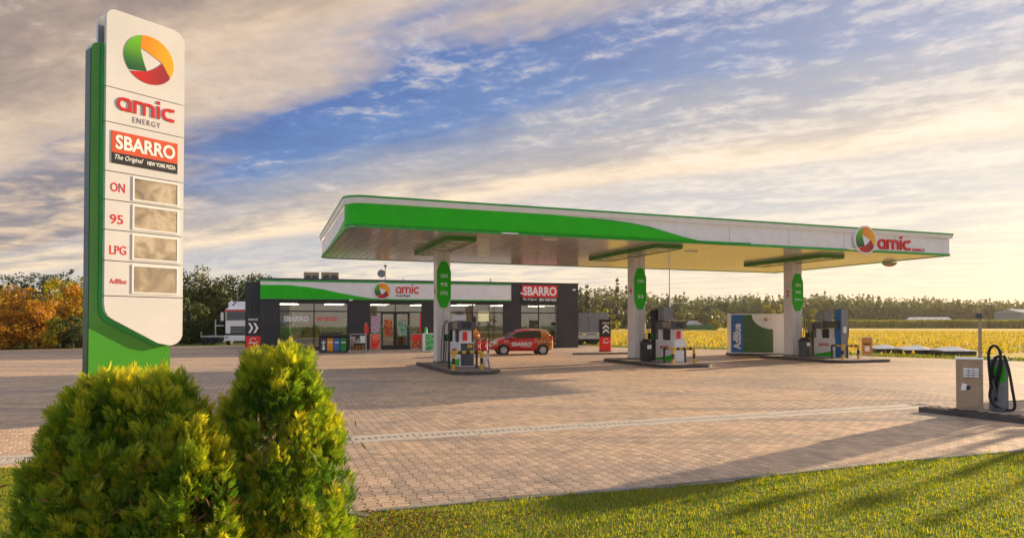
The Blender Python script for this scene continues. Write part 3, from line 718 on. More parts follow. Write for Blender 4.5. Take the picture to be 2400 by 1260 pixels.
# sign band
za, zb = sz(612, 700), sz(612, 655); xe = sx(1196)
b = MB().box(.0, xe, -.22, -.043, za, zb); bn_ = b.build('sign_band', 'white', shop)
MB().box(-.01, xe+.01, -.235, -.221+.0, zb-.11, zb+.01).build('band_top_stripe', 'green_trim', bn_)
MB().box(-.01, xe+.01, -.235, -.221, za-.02, za+.075).build('band_bottom_stripe', 'green_trim', bn_)
def sb(px, py): return S.p(px, py, -.22)
wv = [(0., za+.076), (0., sb(612, 667)[1])]+[sb(*q) for q in ((650, 667), (680, 668), (720, 672), (760, 678), (800, 687), (840, 694), (870, 699))]+[(sb(885, 701)[0], za+.076)]
MB().prism(wv, -.236, -.221, 'y').build('band_green_wave', 'green', bn_)
lx, lz = S.p(896, 681, -.3); logo(shop, lx, lz, .52, -.236, True, .05)
x0, z0 = sb(927, 687); x1, z1 = sb(983, 668); amic(shop, x0, x1, z0, z1+.05, -.221, depth=.04)
text('market_lettering', 'market', shop, x0, sb(962, 690)[0], sb(930, 695)[1], sb(930, 689)[1], -.221, 'blackm', .02, .01)
x0, z0 = S.p(1223, 696, -.2); x1, z1 = S.p(1307, 669, -.2); z2 = S.p(1223, 707, -.2)[1]
rb = MB().box(x0, x1, -.2, -.043, z0, z1, .01).build('red_sign_box', 'red_sign', shop); MB().box(x0, x1, -.19, -.043, z2, z0-.003).build('black_sign_box', 'blackm', shop)
text('sign_lettering', 'SBARRO', shop, x0+.1, x1-.1, z0+.12, z1-.1, -.201, 'whitet', .02, .03)
text('tagline_lettering', 'The Original', shop, x0+.08, x0+(x1-x0)*.42, z2+.07, z0-.06, -.191, 'whitet', .01, .01, shear=.3)
text('tagline_lettering', 'NEW YORK PIZZA', shop, x0+(x1-x0)*.48, x1-.08, z2+.07, z0-.07, -.191, 'whitet', .01, .03)
for px, py in ((822, 703), (1222, 687), (1344, 679)):
    qx, qz = S.p(px, py, -.2); b = MB(); b.box(qx-.12, qx+.12, -.35, -.24, qz-.05, qz+.05, .02); b.box(qx-.03, qx+.03, -.24, -.03, qz-.02, qz+.02); b.build('flood_light', 'white_gloss', shop)
# rear wing standing out to the left
wx0 = S.p(575, 664, 5.)[0]; wh = S.p(590, 662, 5.)[1]
for i in range(3):
    q0 = wx0+(0-wx0)*i/3; q1 = wx0+(0-wx0)*(i+1)/3
    MB().box(q0+.004, q1-.004, 5., 5.1, 0, wh).build('wing_panel', 'anth', shop)
b = MB(); b.box(wx0, .0, 5.1, D, 0, wh-.02); b.build('rear_wing', 'anth', shop)
MB().box(wx0-.03, .0, 4.95, 5.15, wh, wh+.06).build('wing_cap', 'greyd', shop)
MB().tube([(wx0+1.45, 4.93, 0), (wx0+1.45, 4.93, wh-.1)], .05).build('downpipe', 'greyd', shop)
b = MB(); b.tube([S.w(0, 0)*0+Vector((S.p(545, 716, 8.)[0], 8., S.p(545, 716, 8.)[1])), Vector((S.p(572, 685, 8.)[0], 8., S.p(572, 685, 8.)[1]))], .05); b.build('stay_rod', 'grey', shop)
# roof plant
for i, (pa_, pb_) in enumerate(((712, 748), (753, 795))):
    Yr = 3.2; x0, z1 = S.p(pa_, 637, Yr); x1, _ = S.p(pb_, 637, Yr); t = thing('air_conditioner', ('left' if i == 0 else 'right')+'-hand pale air-conditioning unit of the pair on the shop roof', 'air conditioner', S.w(x0, Yr, SH-.3), SA, 'air-conditioning units on the shop roof')
    wd = x1-x0; hh = z1-SH+.3
    MB().box(0, wd, 0, .8, .15, hh, .03).build('casing', 'beige', t)
    for k in range(2):
        b = MB(); cxx = wd*(.28+.44*k); b.cyl((cxx, .15+(hh-.15)*.5), min(.36, wd*.2), -.02, -.001, 'y', 20); g = b.build('fan_grille', 'greyd', t)
    b = MB(); b.box(.05, .13, 0, .8, 0, .15); b.box(wd-.13, wd-.05, 0, .8, 0, .15); b.build('foot_rail', 'greyd', t)
def roofbit(px, top, label, dish=True):
    Yr = 4.; x, z = S.p(px, top, Yr); t = thing('roof_antenna', label, 'antenna', S.w(x, Yr, SH-.3), SA); h = z-SH+.3
    MB().tube([(0, 0, 0), (0, 0, h)], .03).build('mast', 'greyd', t)
    if dish:
        b = MB(); b.cyl((-.28, h*.62), .3, -.05, 0, 'y', 14, r2=.08); b.build('dish', 'grey', t); MB().tube([(0, 0, h*.6), (-.2, 0, h*.6)], .02).build('bracket', 'greyd', t)
        MB().box(-.1, .1, -.03, .03, h-.14, h).build('wind_vane', 'greyd', t)
    else: MB().box(-.25, .25, -.02, .02, h*.6, h*.68).build('cross_arm', 'greyd', t)
roofbit(903, 621, 'thin roof mast with a small dish above the round logo of the shop')
roofbit(945, 652, 'very small roof aerial just right of the taller mast', False)
roofbit(1150, 652, 'small low aerial on the roof above the right windows', False)

# interior furnishings
def shelf(px, Yr, label, m='goods'):
    x, _ = S.p(px, 780, Yr); t = thing('shop_shelf', label, 'shelf', S.w(x, Yr, .04), SA)
    MB().box(-.9, .9, .2, .24, 0, 1.6).build('back_board', 'white', t); MB().box(-.9, .9, 0, .44, 0, .12).build('plinth', 'greyd', t)
    for i in range(4):
        z = .14+i*.38; s_ = MB().box(-.9, .9, 0, .2, z, z+.03).build('shelf_board', 'white', t); b = MB()
        for k in range(14): b.box(-.88+k*.125, -.775+k*.125, .03, .17, z+.031, z+.1+random.random()*.18)
        tag(b.build('goods', m, s_), kind='stuff')
shelf(668, 3.4, 'shelf of packets at the left end of the large left window'); shelf(1075, 2.2, 'shelf of packets low behind the middle window'); shelf(1280, 3.6, 'shelf at the far right behind the window under the red sign'); shelf(905, 5.2, 'far shelf seen between the sliding doors')
shelf(700, 2.6, 'shelf of packets seen through the large left shop window'); shelf(780, 4.2, 'shelf of packets deeper inside behind the large left window')
shelf(1215, 2.8, 'shelf inside the shop behind the red car'); shelf(975, 3., 'shelf of packets behind the right-hand pane of the entrance')
x, _ = S.p(1135, 780, 3.); t = thing('shop_counter', 'wood-fronted sales counter behind the middle shop window', 'counter', S.w(x, 3., .04), SA)
MB().box(-1.6, 1.6, 0, .7, 0, 1.05).build('counter_body', 'wood_in', t); MB().box(-1.65, 1.65, -.05, .75, 1.05, 1.1).build('counter_top', 'white', t)
x, _ = S.p(1098, 750, 3.6); t = thing('wooden_pillar', 'tall wooden slatted partition inside the middle window', 'partition', S.w(x, 3.6, .04), SA)
for i in range(5): MB().box(i*.12, i*.12+.08, 0, .12, 0, 3.05).build('slat', 'wood_in', t)
x, _ = S.p(1140, 762, 5.5); t = thing('menu_screen', 'small lit menu screen on the back wall behind the middle window', 'screen', S.w(x, 6.44, 1.9), SA)
MB().box(-.5, .5, 0, .05, 0, .9).build('screen_frame', 'black', t); M['menu'] = mat('menu_glow', (.8, .75, .5), emit=(1, .85, .5), es=.5); MB().box(-.46, .46, -.005, -.001, .04, .86).build('screen_face', 'menu', t)
# =====================================================================  PRICE TOTEM
TO = Vector(((208-1200)/F*12, 12, 0)); TA = R(52.7); T = Fr(TO, TA)
tot = thing('price_totem', 'tall green and white price totem with a round three-colour emblem behind the thuja bushes', 'sign', TO, TA)
bx1 = T.p(399, 800, 0)[0]; PT = 7.58; BTp = 6.93; PX0 = .20; PX1 = 1.63
M['totem_white'] = worn('totem_white', (.70, .685, .67), .35, var=.05, scale=1.2)
M['totem_green'] = worn('totem_green', (.06, .30, .025), .17, var=.07, scale=.7, coat=.3)
M['totem_shade_side'] = worn('totem_shaded_green', (.006, .06, .01), .3, var=.1, scale=1)  # shade of the unlit end face put into a darker green
bd = [(0, 0), (bx1, 0), (bx1, BTp-.5), (bx1-.0, BTp), (.12, BTp), (.035, BTp-.04), (0, BTp-.13)]
tb = MB().prism(bd, 0, .24, 'y').build('body', 'totem_green', tot)
MB().box(-.012, -.001, .01, .23, .05, BTp-.14).build('shaded_end', 'totem_shade_side', tot)
def swoosh(px, py): return T.p(px, py, -.13)
def outline(o=0.):
    r = .24
    P = [(PX1, PT-r)]+arc(PX1-r, PT-r, r, r, 0, 90, 6)[1:]+arc(PX0+r*.7, PT-r*.7, r*.7, r*.7, 90, 180, 6)
    P += [(PX0, 2.15)]+[(PX0+.02, 2.02), (PX0+.07, 1.93), (PX0+.17, 1.86)]+[(1.15, 1.42)]+arc(PX1-.24, 1.61, .24, .24, 250, 350, 7)
    return P
O_ = outline()
TR = [(x-(.05 if x < PX0+.3 else 0)-.0, z-(.06 if z < 2.1 and x < 1.3 else 0)) for x, z in O_]
TR = [(min(x, PX1-.03), min(z, BTp-.01)) for x, z in TR]
M['led_green'] = worn('bright_green_edge', (.02, .42, .07), .3)
MB().prism(TR, -.035, -.001, 'y').build('green_edge_trim', 'led_green', tot)
seps = [PT, 6.13, 5.485, 4.585, 4.06, 3.51, 2.945, 2.30, 1.3]
# clip the outline into stacked sections, a joint between each
def clip(P, z0, z1):
    def half(P, zc, keep):
        out = []
        for i in range(len(P)):
            a, b = P[i], P[(i+1) % len(P)]; ia, ib = keep(a[1]-zc), keep(b[1]-zc)
            if ia: out.append(a)
            if ia != ib: t = (zc-a[1])/(b[1]-a[1]); out.append((a[0]+(b[0]-a[0])*t, zc))
        return out
    return half(half(P, z0, lambda d: d >= 0), z1, lambda d: d <= 0)
sec = []
for i in range(len(seps)-1):
    P = clip(O_, seps[i+1]+(.008 if i < 7 else -1), seps[i]-(.008 if i else -1))
    q = MB().prism(P, -.13, -.036, 'y').build('panel_section', 'totem_white', tot); sec.append(q)
    Pb = [(x, z) for x, z in P]; MB().prism(Pb, .276, .35, 'y').build('rear_panel_section', 'white', tot)
MB().prism([(x+.02 if x < 1 else x-.02, z) for x, z in clip(O_, 2.2, PT-.06)], -.06, -.0355, 'y').build('panel_core', 'grey', tot)
MB().prism([(x, z) for x, z in clip(O_, 2.2, PT-.03)], .245, .275, 'y').build('middle_plate', 'silver', tot)
lx, lz = T.p(348, 133, -.15); logo(sec[0], .955, 6.83, .46, -.131, False, th=.25)
M['red3'] = worn('glossy_red_letters', (.68, .03, .02), .25, coat=.4)
zA, zB = T.p(275, 257, -.13)[1], T.p(275, 226, -.13)[1]
amic(sec[1], T.p(273, 240, -.13)[0], T.p(411, 270, -.13)[0], zA, zA+(zB-zA)*1.0+.10, -.131, 'red3', .012)
text('energy_lettering', 'ENERGY', sec[1], T.p(311, 285, -.13)[0], T.p(376, 290, -.13)[0], T.p(311, 287, -.13)[1], T.p(311, 274, -.13)[1], -.131, 'energy', .003, .0, space=1.25)
rx0, rz1 = T.p(262, 305, -.13); rx1 = T.p(416, 330, -.13)[0]; rz0 = T.p(262, 356, -.13)[1]; rz00 = T.p(262, 381, -.13)[1]
M['sb_red'] = mat('orange_red_sign', (.64, .085, .03), .4)
MB().box(rx0, rx1, -.142, -.131, rz0, rz1).build('red_sign_plate', 'sb_red', sec[2]); MB().box(rx0, rx1, -.1415, -.131, rz00, rz0-.001).build('black_sign_plate', 'blackm', sec[2])
text('sign_lettering', 'SBARRO', sec[2], rx0+.06, rx1-.05, rz0+.07, rz1-.06, -.1425, 'whitet', .003, .03)
text('tagline_lettering', 'The Original', sec[2], rx0+.05, rx0+(rx1-rx0)*.46, rz00+.05, rz0-.03, -.142, 'whitet', .003, .01, shear=.35)
text('tagline_lettering', 'NEW YORK PIZZA', sec[2], rx0+(rx1-rx0)*.52, rx1-.04, rz00+.07, rz0-.05, -.142, 'whitet', .003, .03)
tx = [('ON', 259, 293, 426, 448), ('95', 258, 289, 501, 523), ('LPG', 257, 296, 574, 595), ('AdBlue', 257, 297, 652, 664)]
for i, (s, a, b2, c, d) in enumerate(tx):
    se = sec[3+i]; q0, q1 = T.p(a, d, -.13), T.p(b2, c, -.13)
    text('fuel_lettering', s, se, q0[0], q1[0], q0[1], T.p(a, c, -.13)[1], -.131, 'red_text', .003, .01 if s != 'AdBlue' else 0)
    z0, z1 = seps[4+i], seps[3+i]; h = z1-z0; d0, d1 = .70, 1.50
    zz0, zz1 = z0+.13*h, z0+.88*h
    b = MB(); b.box(d0-.03, d1+.03, -.143, -.131, zz1, zz1+.03); b.box(d0-.03, d1+.03, -.143, -.131, zz0-.03, zz0); b.box(d0-.03, d0, -.143, -.131, zz0, zz1); b.box(d1, d1+.03, -.143, -.131, zz0, zz1)
    b.build('display_frame', 'white_gloss', se)
    MB().box(d0, d1, -.138, -.131, zz0, zz1).build('price_display', 'screen', se)
MB().box(-.3, bx1+.3, -.35, .6, -.02, .10, .02).build('concrete_foot', 'conc', tot)

# =====================================================================  PUMP ISLANDS
def kw(x, y, z=0): return K.w(x, y, z)
def kq(px, x):
    d = ray(px, 800); e = Vector((0, 0, EYE)); t = (x-(e-K.o).dot(K.u))/d.dot(K.u); return (e+d*t-K.o).dot(K.v)
isl_l = ['pump island kerb under the leftmost canopy column', 'pump island kerb under the middle canopy column', 'pump island kerb under the rightmost canopy column']
barr_l = ['yellow and black tubular barrier at the island of the leftmost column', 'yellow and black tubular barrier at the island of the middle column', 'yellow and black tubular barrier beside the orange stand board']
def rrect(x0, x1, y0, y1, r, n=5):
    P = []
    for cx, cy, a in ((x1-r, y0+r, -90), (x1-r, y1-r, 0), (x0+r, y1-r, 90), (x0+r, y0+r, 180)): P += arc(cx, cy, r, r, a, a+90, n)
    return P
isl_dims = [(3.55, 5.45, -.2, 6.6), (12.45, 14.95, .35, 6.2), (21.6, 25.2, .6, 6.2)]
for i, (x0, x1, y0, y1) in enumerate(isl_dims):
    t = thing('pump_island', isl_l[i], 'island', kw(x0, y0), UA, 'pump islands under the canopy')
    P = rrect(0, x1-x0, 0, y1-y0, .7)
    MB().prism(P, 0, .115, 'z').build('kerb', 'islandk', t)
    MB().prism(rrect(.1, x1-x0-.1, .1, y1-y0-.1, .62), .112, .13, 'z').build('island_paving', 'islandtop', t)
M['dgrey'] = M['greyd']
def dispenser(x, y, w, Ln, label, end='greyd', flip=1, nh=3, pyl=2.3):
    t = thing('fuel_dispenser', label, 'fuel pump', kw(x, y, .13), UA, 'fuel dispensers on the islands')
    MB().box(0, w, 0, Ln, .0, .93, .015).build('lower_cabinet', 'white', t)
    MB().box(.02, w-.02, -.012, -.001, .03, .90).build('end_panel', end, t)
    sp = MB().box(-.012, -.001, .05, Ln-.05, .03, .90).build('side_panel', 'white_gloss', t)
    MB().prism([(.06, .035), (Ln-.06, .035), (Ln-.06, .13), (Ln*.55, .20), (.06, .33)], -.02, -.0125, 'x').build('green_swoosh', 'green', sp)
    text('side_lettering', 'amic', sp, Ln*.25, Ln*.75, .55, .72, -.0125, 'red_text', .005, .03, side='left')
    MB().box(.07, w-.07, .12, .42, .93, 1.40).build('pillar', 'white', t); MB().box(.07, w-.07, Ln-.45, Ln-.12, .93, 1.40).build('pillar', 'white', t)
    MB().box(.11, w-.11, .43, Ln-.46, .93, 1.40).build('recess_panel', 'black', t)
    hd = MB().box(-.06, w+.06, .02, Ln-.05, 1.42, 1.75, .02).build('display_head', 'greyd', t)
    MB().box(-.068, -.061, .15, Ln*.55, 1.47, 1.71).build('display', 'screen', hd)
    MB().box(.08, w-.12, .008, .018, 1.47, 1.71).build('display', 'black', hd)
    MB().box(.06, w-.06, Ln-.62, Ln-.1, 1.78, pyl, .02).build('pylon', 'white' if nh == 2 else 'grey', t)
    MB().box(.1, w-.28, -.02, .0, 1.0, 1.34).build('notice_sign', 'red_sign', t)
    # hose mast
    y1 = Ln+.06
    MB().box(.02, w+.03, y1, y1+.38, 0, (pyl-.1) if nh == 4 else 1.7, .02).build('hose_mast', 'black', t)
    for k in range(nh):
        yy = y1+.07+k*.28/max(1, nh-1)
        nb = MB(); nb.box(-.14, -.031, yy-.03, yy+.03, 1.15, 1.22); nb.tube([(-.11, yy, 1.2), (-.13, yy, 1.08), (-.10, yy, .98)], .022); nb.box(-.10, -.031, yy-.035, yy+.035, .95, 1.14)
        nb.build('nozzle', ('green_dk', 'black', 'blackm')[k % 3], t)
        hp = [(-.04, yy, pyl-.2), (-.16, yy+.01, pyl-.35), (-.2, yy+.015, 1.5), (-.22-.03*k, yy+.02, .8), (-.24-.03*k, yy+.03, .3), (-.2-.03*k, yy+.04, .12), (-.16, yy+.03, .2), (-.13, yy, .6), (-.13, yy, 1.0)]
        MB().tube(hp, .017, 6).build('hose', 'rubber', t, smooth=True)
    return t
d1x = 4.50; d1y = 2.35; d1 = dispenser(d1x, d1y, .56, 1.5, 'white fuel pump with a dark grey end panel beside the leftmost column', 'greyd', pyl=2.0, nh=2)
MB().box(.28, .48, -.016, -.0125, .72, .86).build('yellow_sticker', 'yellow', d1)
d2 = dispenser(13.95, 2.05, .58, 1.5, 'white fuel pump with a red notice beside the middle column', 'white_gloss', nh=4, pyl=2.4)
d3 = dispenser(23.55, 2.7, .62, 1.35, 'fuel pump with a bright blue end panel beside the rightmost column', 'blue', nh=3, pyl=2.25)
text('adblue_lettering', 'AdBlue', d3, .25, .38, .2, .75, -.0125, 'whitet', .004, .02, rotate=True)
# tall grey terminal with a blue edge
p = G(1973, 838, .13); t = thing('tall_terminal', 'tall slim grey terminal with a blue edge right of the blue-ended pump', 'terminal', (p.x, p.y, .13), UA)
MB().box(0, .42, 0, .40, 0, 2.35, .02).build('housing', 'grey', t); MB().box(-.03, -.001, .01, .39, .02, 2.33).build('blue_side', 'blue2', t)
MB().box(-.85, -.032, .1, .35, 1.42, 1.78, .01).build('side_arm', 'black', t); MB().tube([(.43, .1, 1.7), (.55, .1, 1.4), (.5, .1, .9), (.43, .1, .8)], .025).build('hose', 'rubber', t)
MB().box(.1, .3, -.006, -.001, 1.2, 1.5).build('keypad', 'white', t)
def barrier(x0, x1, y, label, h=.62):
    t = thing('safety_barrier', label, 'barrier', kw(x0, y, .13), UA, 'barriers at the island ends')
    w = x1-x0; path = [(0, .7, .35), (0, .62, h), (0, .08, h), (0.08, 0, h), (w-.08, 0, h), (w, .08, h), (w, .62, h)]
    for nm, (A, Bz) in (('top_rail', ((.0, 0, h), (w, 0, h))), ):
        n = 7
        for k in range(n):
            a0 = A[0]+(Bz[0]-A[0])*k/n; a1 = A[0]+(Bz[0]-A[0])*(k+1)/n
            MB().tube([(a0, 0, h), (a1, 0, h)], .06).build('rail_segment', 'black' if k % 2 else 'yellow', t)
    for xx in (0, w):
        for k in range(3):
            MB().tube([(xx, 0, h*(k)/3-(0 if k else 0)), (xx, 0, h*(k+1)/3-.002)], .062).build('leg_segment', 'yellow' if k != 1 else 'black', t)
        for k in range(2):
            MB().tube([(xx, .03+.3*k, h), (xx, .03+.3*(k+1), h)], .044).build('return_segment', 'black' if k else 'yellow', t)
        MB().tube([(xx, .63, 0), (xx, .63, h)], .044).build('rear_leg', 'black', t)
barrier(K.p(1063, 860, .75)[0], K.p(1129, 860, .75)[0], .75, barr_l[0])
barrier(K.p(1577, 850, .95)[0], K.p(1627, 850, .95)[0], .95, barr_l[1])
barrier(K.p(1975, 840, 1.35)[0], K.p(2012, 840, 1.35)[0], 1.35, barr_l[2])
def bin_(px, py, label, m='greyd'):
    p = G(px, py, .13); t = thing('litter_bin', label, 'bin', (p.x, p.y, .13), UA, 'litter bins beside the columns')
    b = MB(); b.cyl((0, 0), .24, 0, .75, n=14, r2=.27); b.build('bin_body', m, t)
    b = MB(); b.cyl((0, 0), .28, .751, .82, n=14); b.cyl((0, 0), .28, .82, .98, n=14, r2=.12); b.build('bin_lid', 'black', t)
    MB().box(-.1, .1, -.29, -.272, .55, .72).build('sticker', 'whitet', t)
bin_(1514, 846, 'dark litter bin just right of the middle column', 'black'); bin_(1885, 836, 'dark greenish litter bin just right of the rightmost column')
p = G(1118, 868); t = thing('wet_floor_stand', 'small pale folding stand leaning outside the barrier of the leftmost island', 'stand', (p.x+.25, p.y+.5, 0), UA)
b = MB(); b.prism([(0, 0), (.04, 0), (.16, .5), (.12, .5)], 0, .26, 'y'); b.build('front_leaf', 'white', t); b = MB(); b.prism([(.28, 0), (.32, 0), (.18, .5), (.165, .5)], 0, .26, 'y'); b.build('rear_leaf', 'white', t)

# =====================================================================  ADBLUE TANK
p0 = G(1712, 833); A = Fr((p0.x, p0.y, .0), R(-10))
t = thing('adblue_tank', 'white tank container with a blue AdBlue strip and a dark green panel', 'tank', (p0.x, p0.y, 0), R(-10))
w1 = A.p(1812, 800)[0]; w2 = A.p(1876, 800)[0]; h1 = A.p(1712, 735)[1]; z0 = .16
MB().box(-.06, w2+.1, -.15, 1.4, 0, .12).build('plinth', 'islandk', t)
MB().box(0, w2, 0, 1.25, z0-.03, h1, .02).build('container', 'white_gloss', t)
xb = A.p(1742, 800)[0]; MB().box(.05, xb, -.012, -.001, z0+.03, h1-.05).build('blue_strip', 'blue', t)
M['tankgreen'] = worn('tank_green', (.045, .13, .015), .25, var=.05)
MB().box(xb+.001, w1, -.011, -.001, z0+.03, h1-.05).build('green_front', 'tankgreen', t)
qx, qz = A.p(1812, 771); rr_ = h1-.05-qz; xl = A.p(1762, 740)[0]
MB().prism([(w1, h1-.05), (w1, h1-.05-rr_)]+[(w1-(w1-xl)*math.sin(R(9*k)), h1-.05-rr_*math.cos(R(9*k))) for k in range(1, 11)], -.018, -.0115, 'y').build('white_wave', 'white', t)
text('adblue_lettering', 'AdBlue', t, .15, xb-.12, z0+.2, z0+1.62, -.0125, 'whitet', .006, .035, rotate=True)
logo(t, w1-.38, h1-.30, .10, -.0185, False); text('small_lettering', 'amic', t, w1-.24, w1-.04, h1-.34, h1-.26, -.0185, 'red_text', .004)

# =====================================================================  ORANGE BOARD, LOW COVERS
def aboard(p, rz, w, h, label, m, txt=None, frame='silver', z0=.16, name='display_board'):
    t = thing(name, label, 'board', p, rz)
    b = MB(); b.box(0, .03, 0, .04, 0, h); b.box(w-.03, w, 0, .04, 0, h); b.box(.03, w-.03, 0, .04, h-.03, h); b.box(.03, w-.03, 0, .04, z0, z0+.03); b.build('frame', frame, t)
    MB().box(.03, w-.03, .01, .03, z0+.03, h-.03).build('poster', m, t)
    b = MB(); b.tube([(.015, -.22, .02), (.015, .26, .02)], .015); b.tube([(w-.015, -.22, .02), (w-.015, .26, .02)], .015); b.build('foot_bar', frame, t)
    return t
p = G(2019, 839); M['amber'] = printmat('amber_board', [(.3, (.45, .16, .02)), (.6, (.60, .25, .04))], 2)
t = aboard((p.x, p.y, 0), R(8), .62, 1.08, 'orange framed stand board on feet at the right end of the forecourt', 'amber')
MB().box(.12, .5, -.002, .009, .70, .76).build('dark_heading', 'blackm', t); MB().box(.2, .46, -.002, .009, .36, .62).build('pale_notice', 'white', t)
lab = ['leftmost of the three low black boxes with sloping pale lids on the verge', 'middle of the three low black boxes with sloping pale lids on the verge', 'rightmost low black box with a pale lid, partly behind the beige cabinet']
M['lid'] = worn('pale_lid', (.6, .6, .62), .3, .3)
for i, (a, b2, yb) in enumerate(((2055, 2122, 826), (2122, 2205, 829), (2212, 2292, 832))):
    p0, p1 = G(a, yb), G(b2, yb+.5); w = (p1-p0).length
    t = thing('tank_cover', lab[i], 'cover', p0, R(-4), 'low covers on the verge')
    MB().box(0, w, 0, 1.3, -.05, .22).build('base_box', 'black', t)
    MB().add([(-.03, -.05, .221), (w*.72, -.05, .222), (w*.99, -.05, .26), (-.03, 1.3, .30), (w*.72, 1.3, .42), (w*.99, 1.3, .30), (-.03, -.05, .25), (w*.72, -.05, .25), (w*.99, -.05, .28), (-.03, 1.3, .34), (w*.72, 1.3, .48), (w*.99, 1.3, .34)],
             [(0, 1, 7, 6), (1, 2, 8, 7), (6, 7, 10, 9), (7, 8, 11, 10), (2, 5, 11, 8), (0, 6, 9, 3), (3, 9, 10, 4), (4, 10, 11, 5), (0, 3, 4, 1), (1, 4, 5, 2)]).build('lid', 'lid', t)

# =====================================================================  SHOP FRONT ITEMS
def sp_(px, py): return G(px, py)
# recycling station
p0 = sp_(748, 828); q = Fr(p0, SA); w = q.p(816, 820)[0]; h = q.p(748, 783)[1]
t = thing('recycling_station', 'black recycling station with orange, blue and green flaps left of the entrance', 'bin', p0, SA)
b = MB(); b.box(0, w, 0, .55, .05, .12); b.box(0, .05, 0, .55, .12, h-.12); b.box(w-.05, w, 0, .55, .12, h-.12); b.box(-.02, w+.02, -.03, .58, h-.12, h, .02); b.box(.05, w-.05, .3, .55, .12, h-.12); b.build('bin_frame', 'black', t)
bins = [('greyd', 'dark grey'), ('orange', 'orange'), ('blue', 'blue'), ('greenbin', 'green')]
for i, (m_, nm) in enumerate(bins):
    a = .07+i*(w-.14)/4; c = a+(w-.14)/4-.03
    fl = MB().box(a, c, .0, .29, .14, h-.24, .01).build('bin_front', m_, t); fl['label'] = nm+' bin front'
    MB().box(a+.06, c-.06, -.006, -.001, h-.52, h-.46).build('white_mark', 'whitet', fl)
    if i == 0:
        b = MB(); b.cyl(((a+c)/2, .3), .09, -.008, -.001, 'y', 12); b.cyl(((a+c)/2, .47), .06, -.008, -.001, 'y', 12); b.box((a+c)/2-.015, (a+c)/2+.015, -.008, -.001, .53, .8); b.build('guitar_mark', 'whitet', fl)
# rack of goods
p0 = sp_(821, 826); q = Fr(p0, SA); w = q.p(859, 820)[0]; h = q.p(821, 782)[1]
t = thing('goods_rack', 'wire rack with canisters and bags of charcoal left of the red feather flag', 'rack', p0, SA)
b = MB()
for x in (0, w-.03):
    for y in (0, .5): b.box(x, x+.03, y, y+.03, 0, h)
b.box(.03, w-.03, 0, .03, h-.03, h); b.box(.03, w-.03, .5, .53, h-.03, h); b.build('rack_frame', 'silver', t)
for z in (.12, .58): MB().box(.03, w-.03, .03, .5, z, z+.02).build('rack_shelf', 'silver', t)
M['jug'] = worn('amber_jug', (.35, .14, .03), .3)
for k in range(4): MB().cyl((.17+k*(w-.3)/3.4, .25), .095, .141, .45, n=12, r2=.08).build('canister', 'jug', t)
MB().box(.05, .3, .05, .4, .601, .98, .02).build('bag', 'poster_mix', t); MB().box(.35, .62, .05, .4, .601, .85, .02).build('bag', 'goods', t); MB().box(w-.38, w-.08, .05, .4, .601, 1.02, .03).build('bag', 'white', t)
MB().box(-.02, .2, -.02, -.005, .45, .8).build('price_card', 'beige', t)
# red framed boards
p0 = sp_(867, 824); q = Fr(p0, SA); w = q.p(892, 820)[0]; h = q.p(867, 782)[1]; aboard(p0, SA, w, h, 'red poster in a metal stand left of the sliding doors', 'poster_red', name='poster_stand')
p0 = sp_(963, 824); q = Fr(p0, SA); w = q.p(988, 820)[0]; h = q.p(963, 782)[1]; t = aboard(p0, SA, w, h, 'pizza poster in a metal stand right of the sliding doors', 'pizza', name='poster_stand'); MB().box(.035, w-.035, -.002, .009, h*.62, h-.035).build('dark_header', 'red_sign', t)
p0 = sp_(992, 825); q = Fr(p0, SA); w = q.p(1022, 820)[0]; h = q.p(992, 781)[1]
t = thing('promo_box', 'green patterned promotion box just left of the leftmost canopy column', 'display', p0, SA); MB().box(0, w, 0, .5, .06, h, .02).build('box_body', 'white', t); MB().box(.12, w-.02, -.006, -.001, .1, h-.04).build('green_print', 'poster_green', t)
b = MB(); b.cyl((.2, .25), .1, h, h+.3, n=12); b.cyl((.2, .25), .05, h+.3, h+.4, n=10); b.build('bottle_topper', 'poster_green', t)
p0 = sp_(858, 824); t = thing('feather_flag', 'red feather flag on a thin pole beside the entrance', 'flag', p0, SA)
MB().tube([(0, 0, 0), (0, 0, 1.9)], .012).build('pole', 'silver', t); MB().prism([(-.12, 1.15), (.0, 1.05), (.14, 1.15), (.16, 1.5), (.08, 1.8), (.0, 1.72), (-.1, 1.85), (-.14, 1.5)], -.01, .01, 'y').build('flag_cloth', 'red', t)
MB().cyl((0, 0), .16, 0, .03, n=12).build('base', 'black', t)
for i, px in enumerate((1121, 1138)):
    p0 = sp_(px, 828); t = thing('wheeled_extinguisher', ('left' if i == 0 else 'right')+' one of two red wheeled fire extinguishers in front of the red car', 'extinguisher', p0, SA, 'wheeled fire extinguishers')
    b = MB(); b.cyl((0, 0), .14, .16, .62, n=14); b.cyl((0, 0), .14, .62, .74, n=14, r2=.05); b.build('cylinder', 'red', t)
    b = MB(); b.cyl((0, 0), .04, .74, .82, n=10); b.box(-.1, .06, -.02, .02, .80, .84); b.build('valve', 'black', t)
    for s in (-1, 1): MB().cyl((.05, .13), .13, s*.17-.025, s*.17+.025, 'x', 14).build('wheel', 'rubber', t)
    MB().tube([(-.15, .14, .1), (-.15, .16, .95), (.15, .16, .95), (.15, .14, .1)], .014).build('handle', 'red', t); MB().tube([(-.04, -.02, .8), (-.17, -.1, .7), (-.18, -.1, .3), (-.1, -.14, .25)], .018).build('hose', 'rubber', t)
    MB().box(-.05, .06, -.15, -.141, .35, .55).build('label_plate', 'whitet', t)
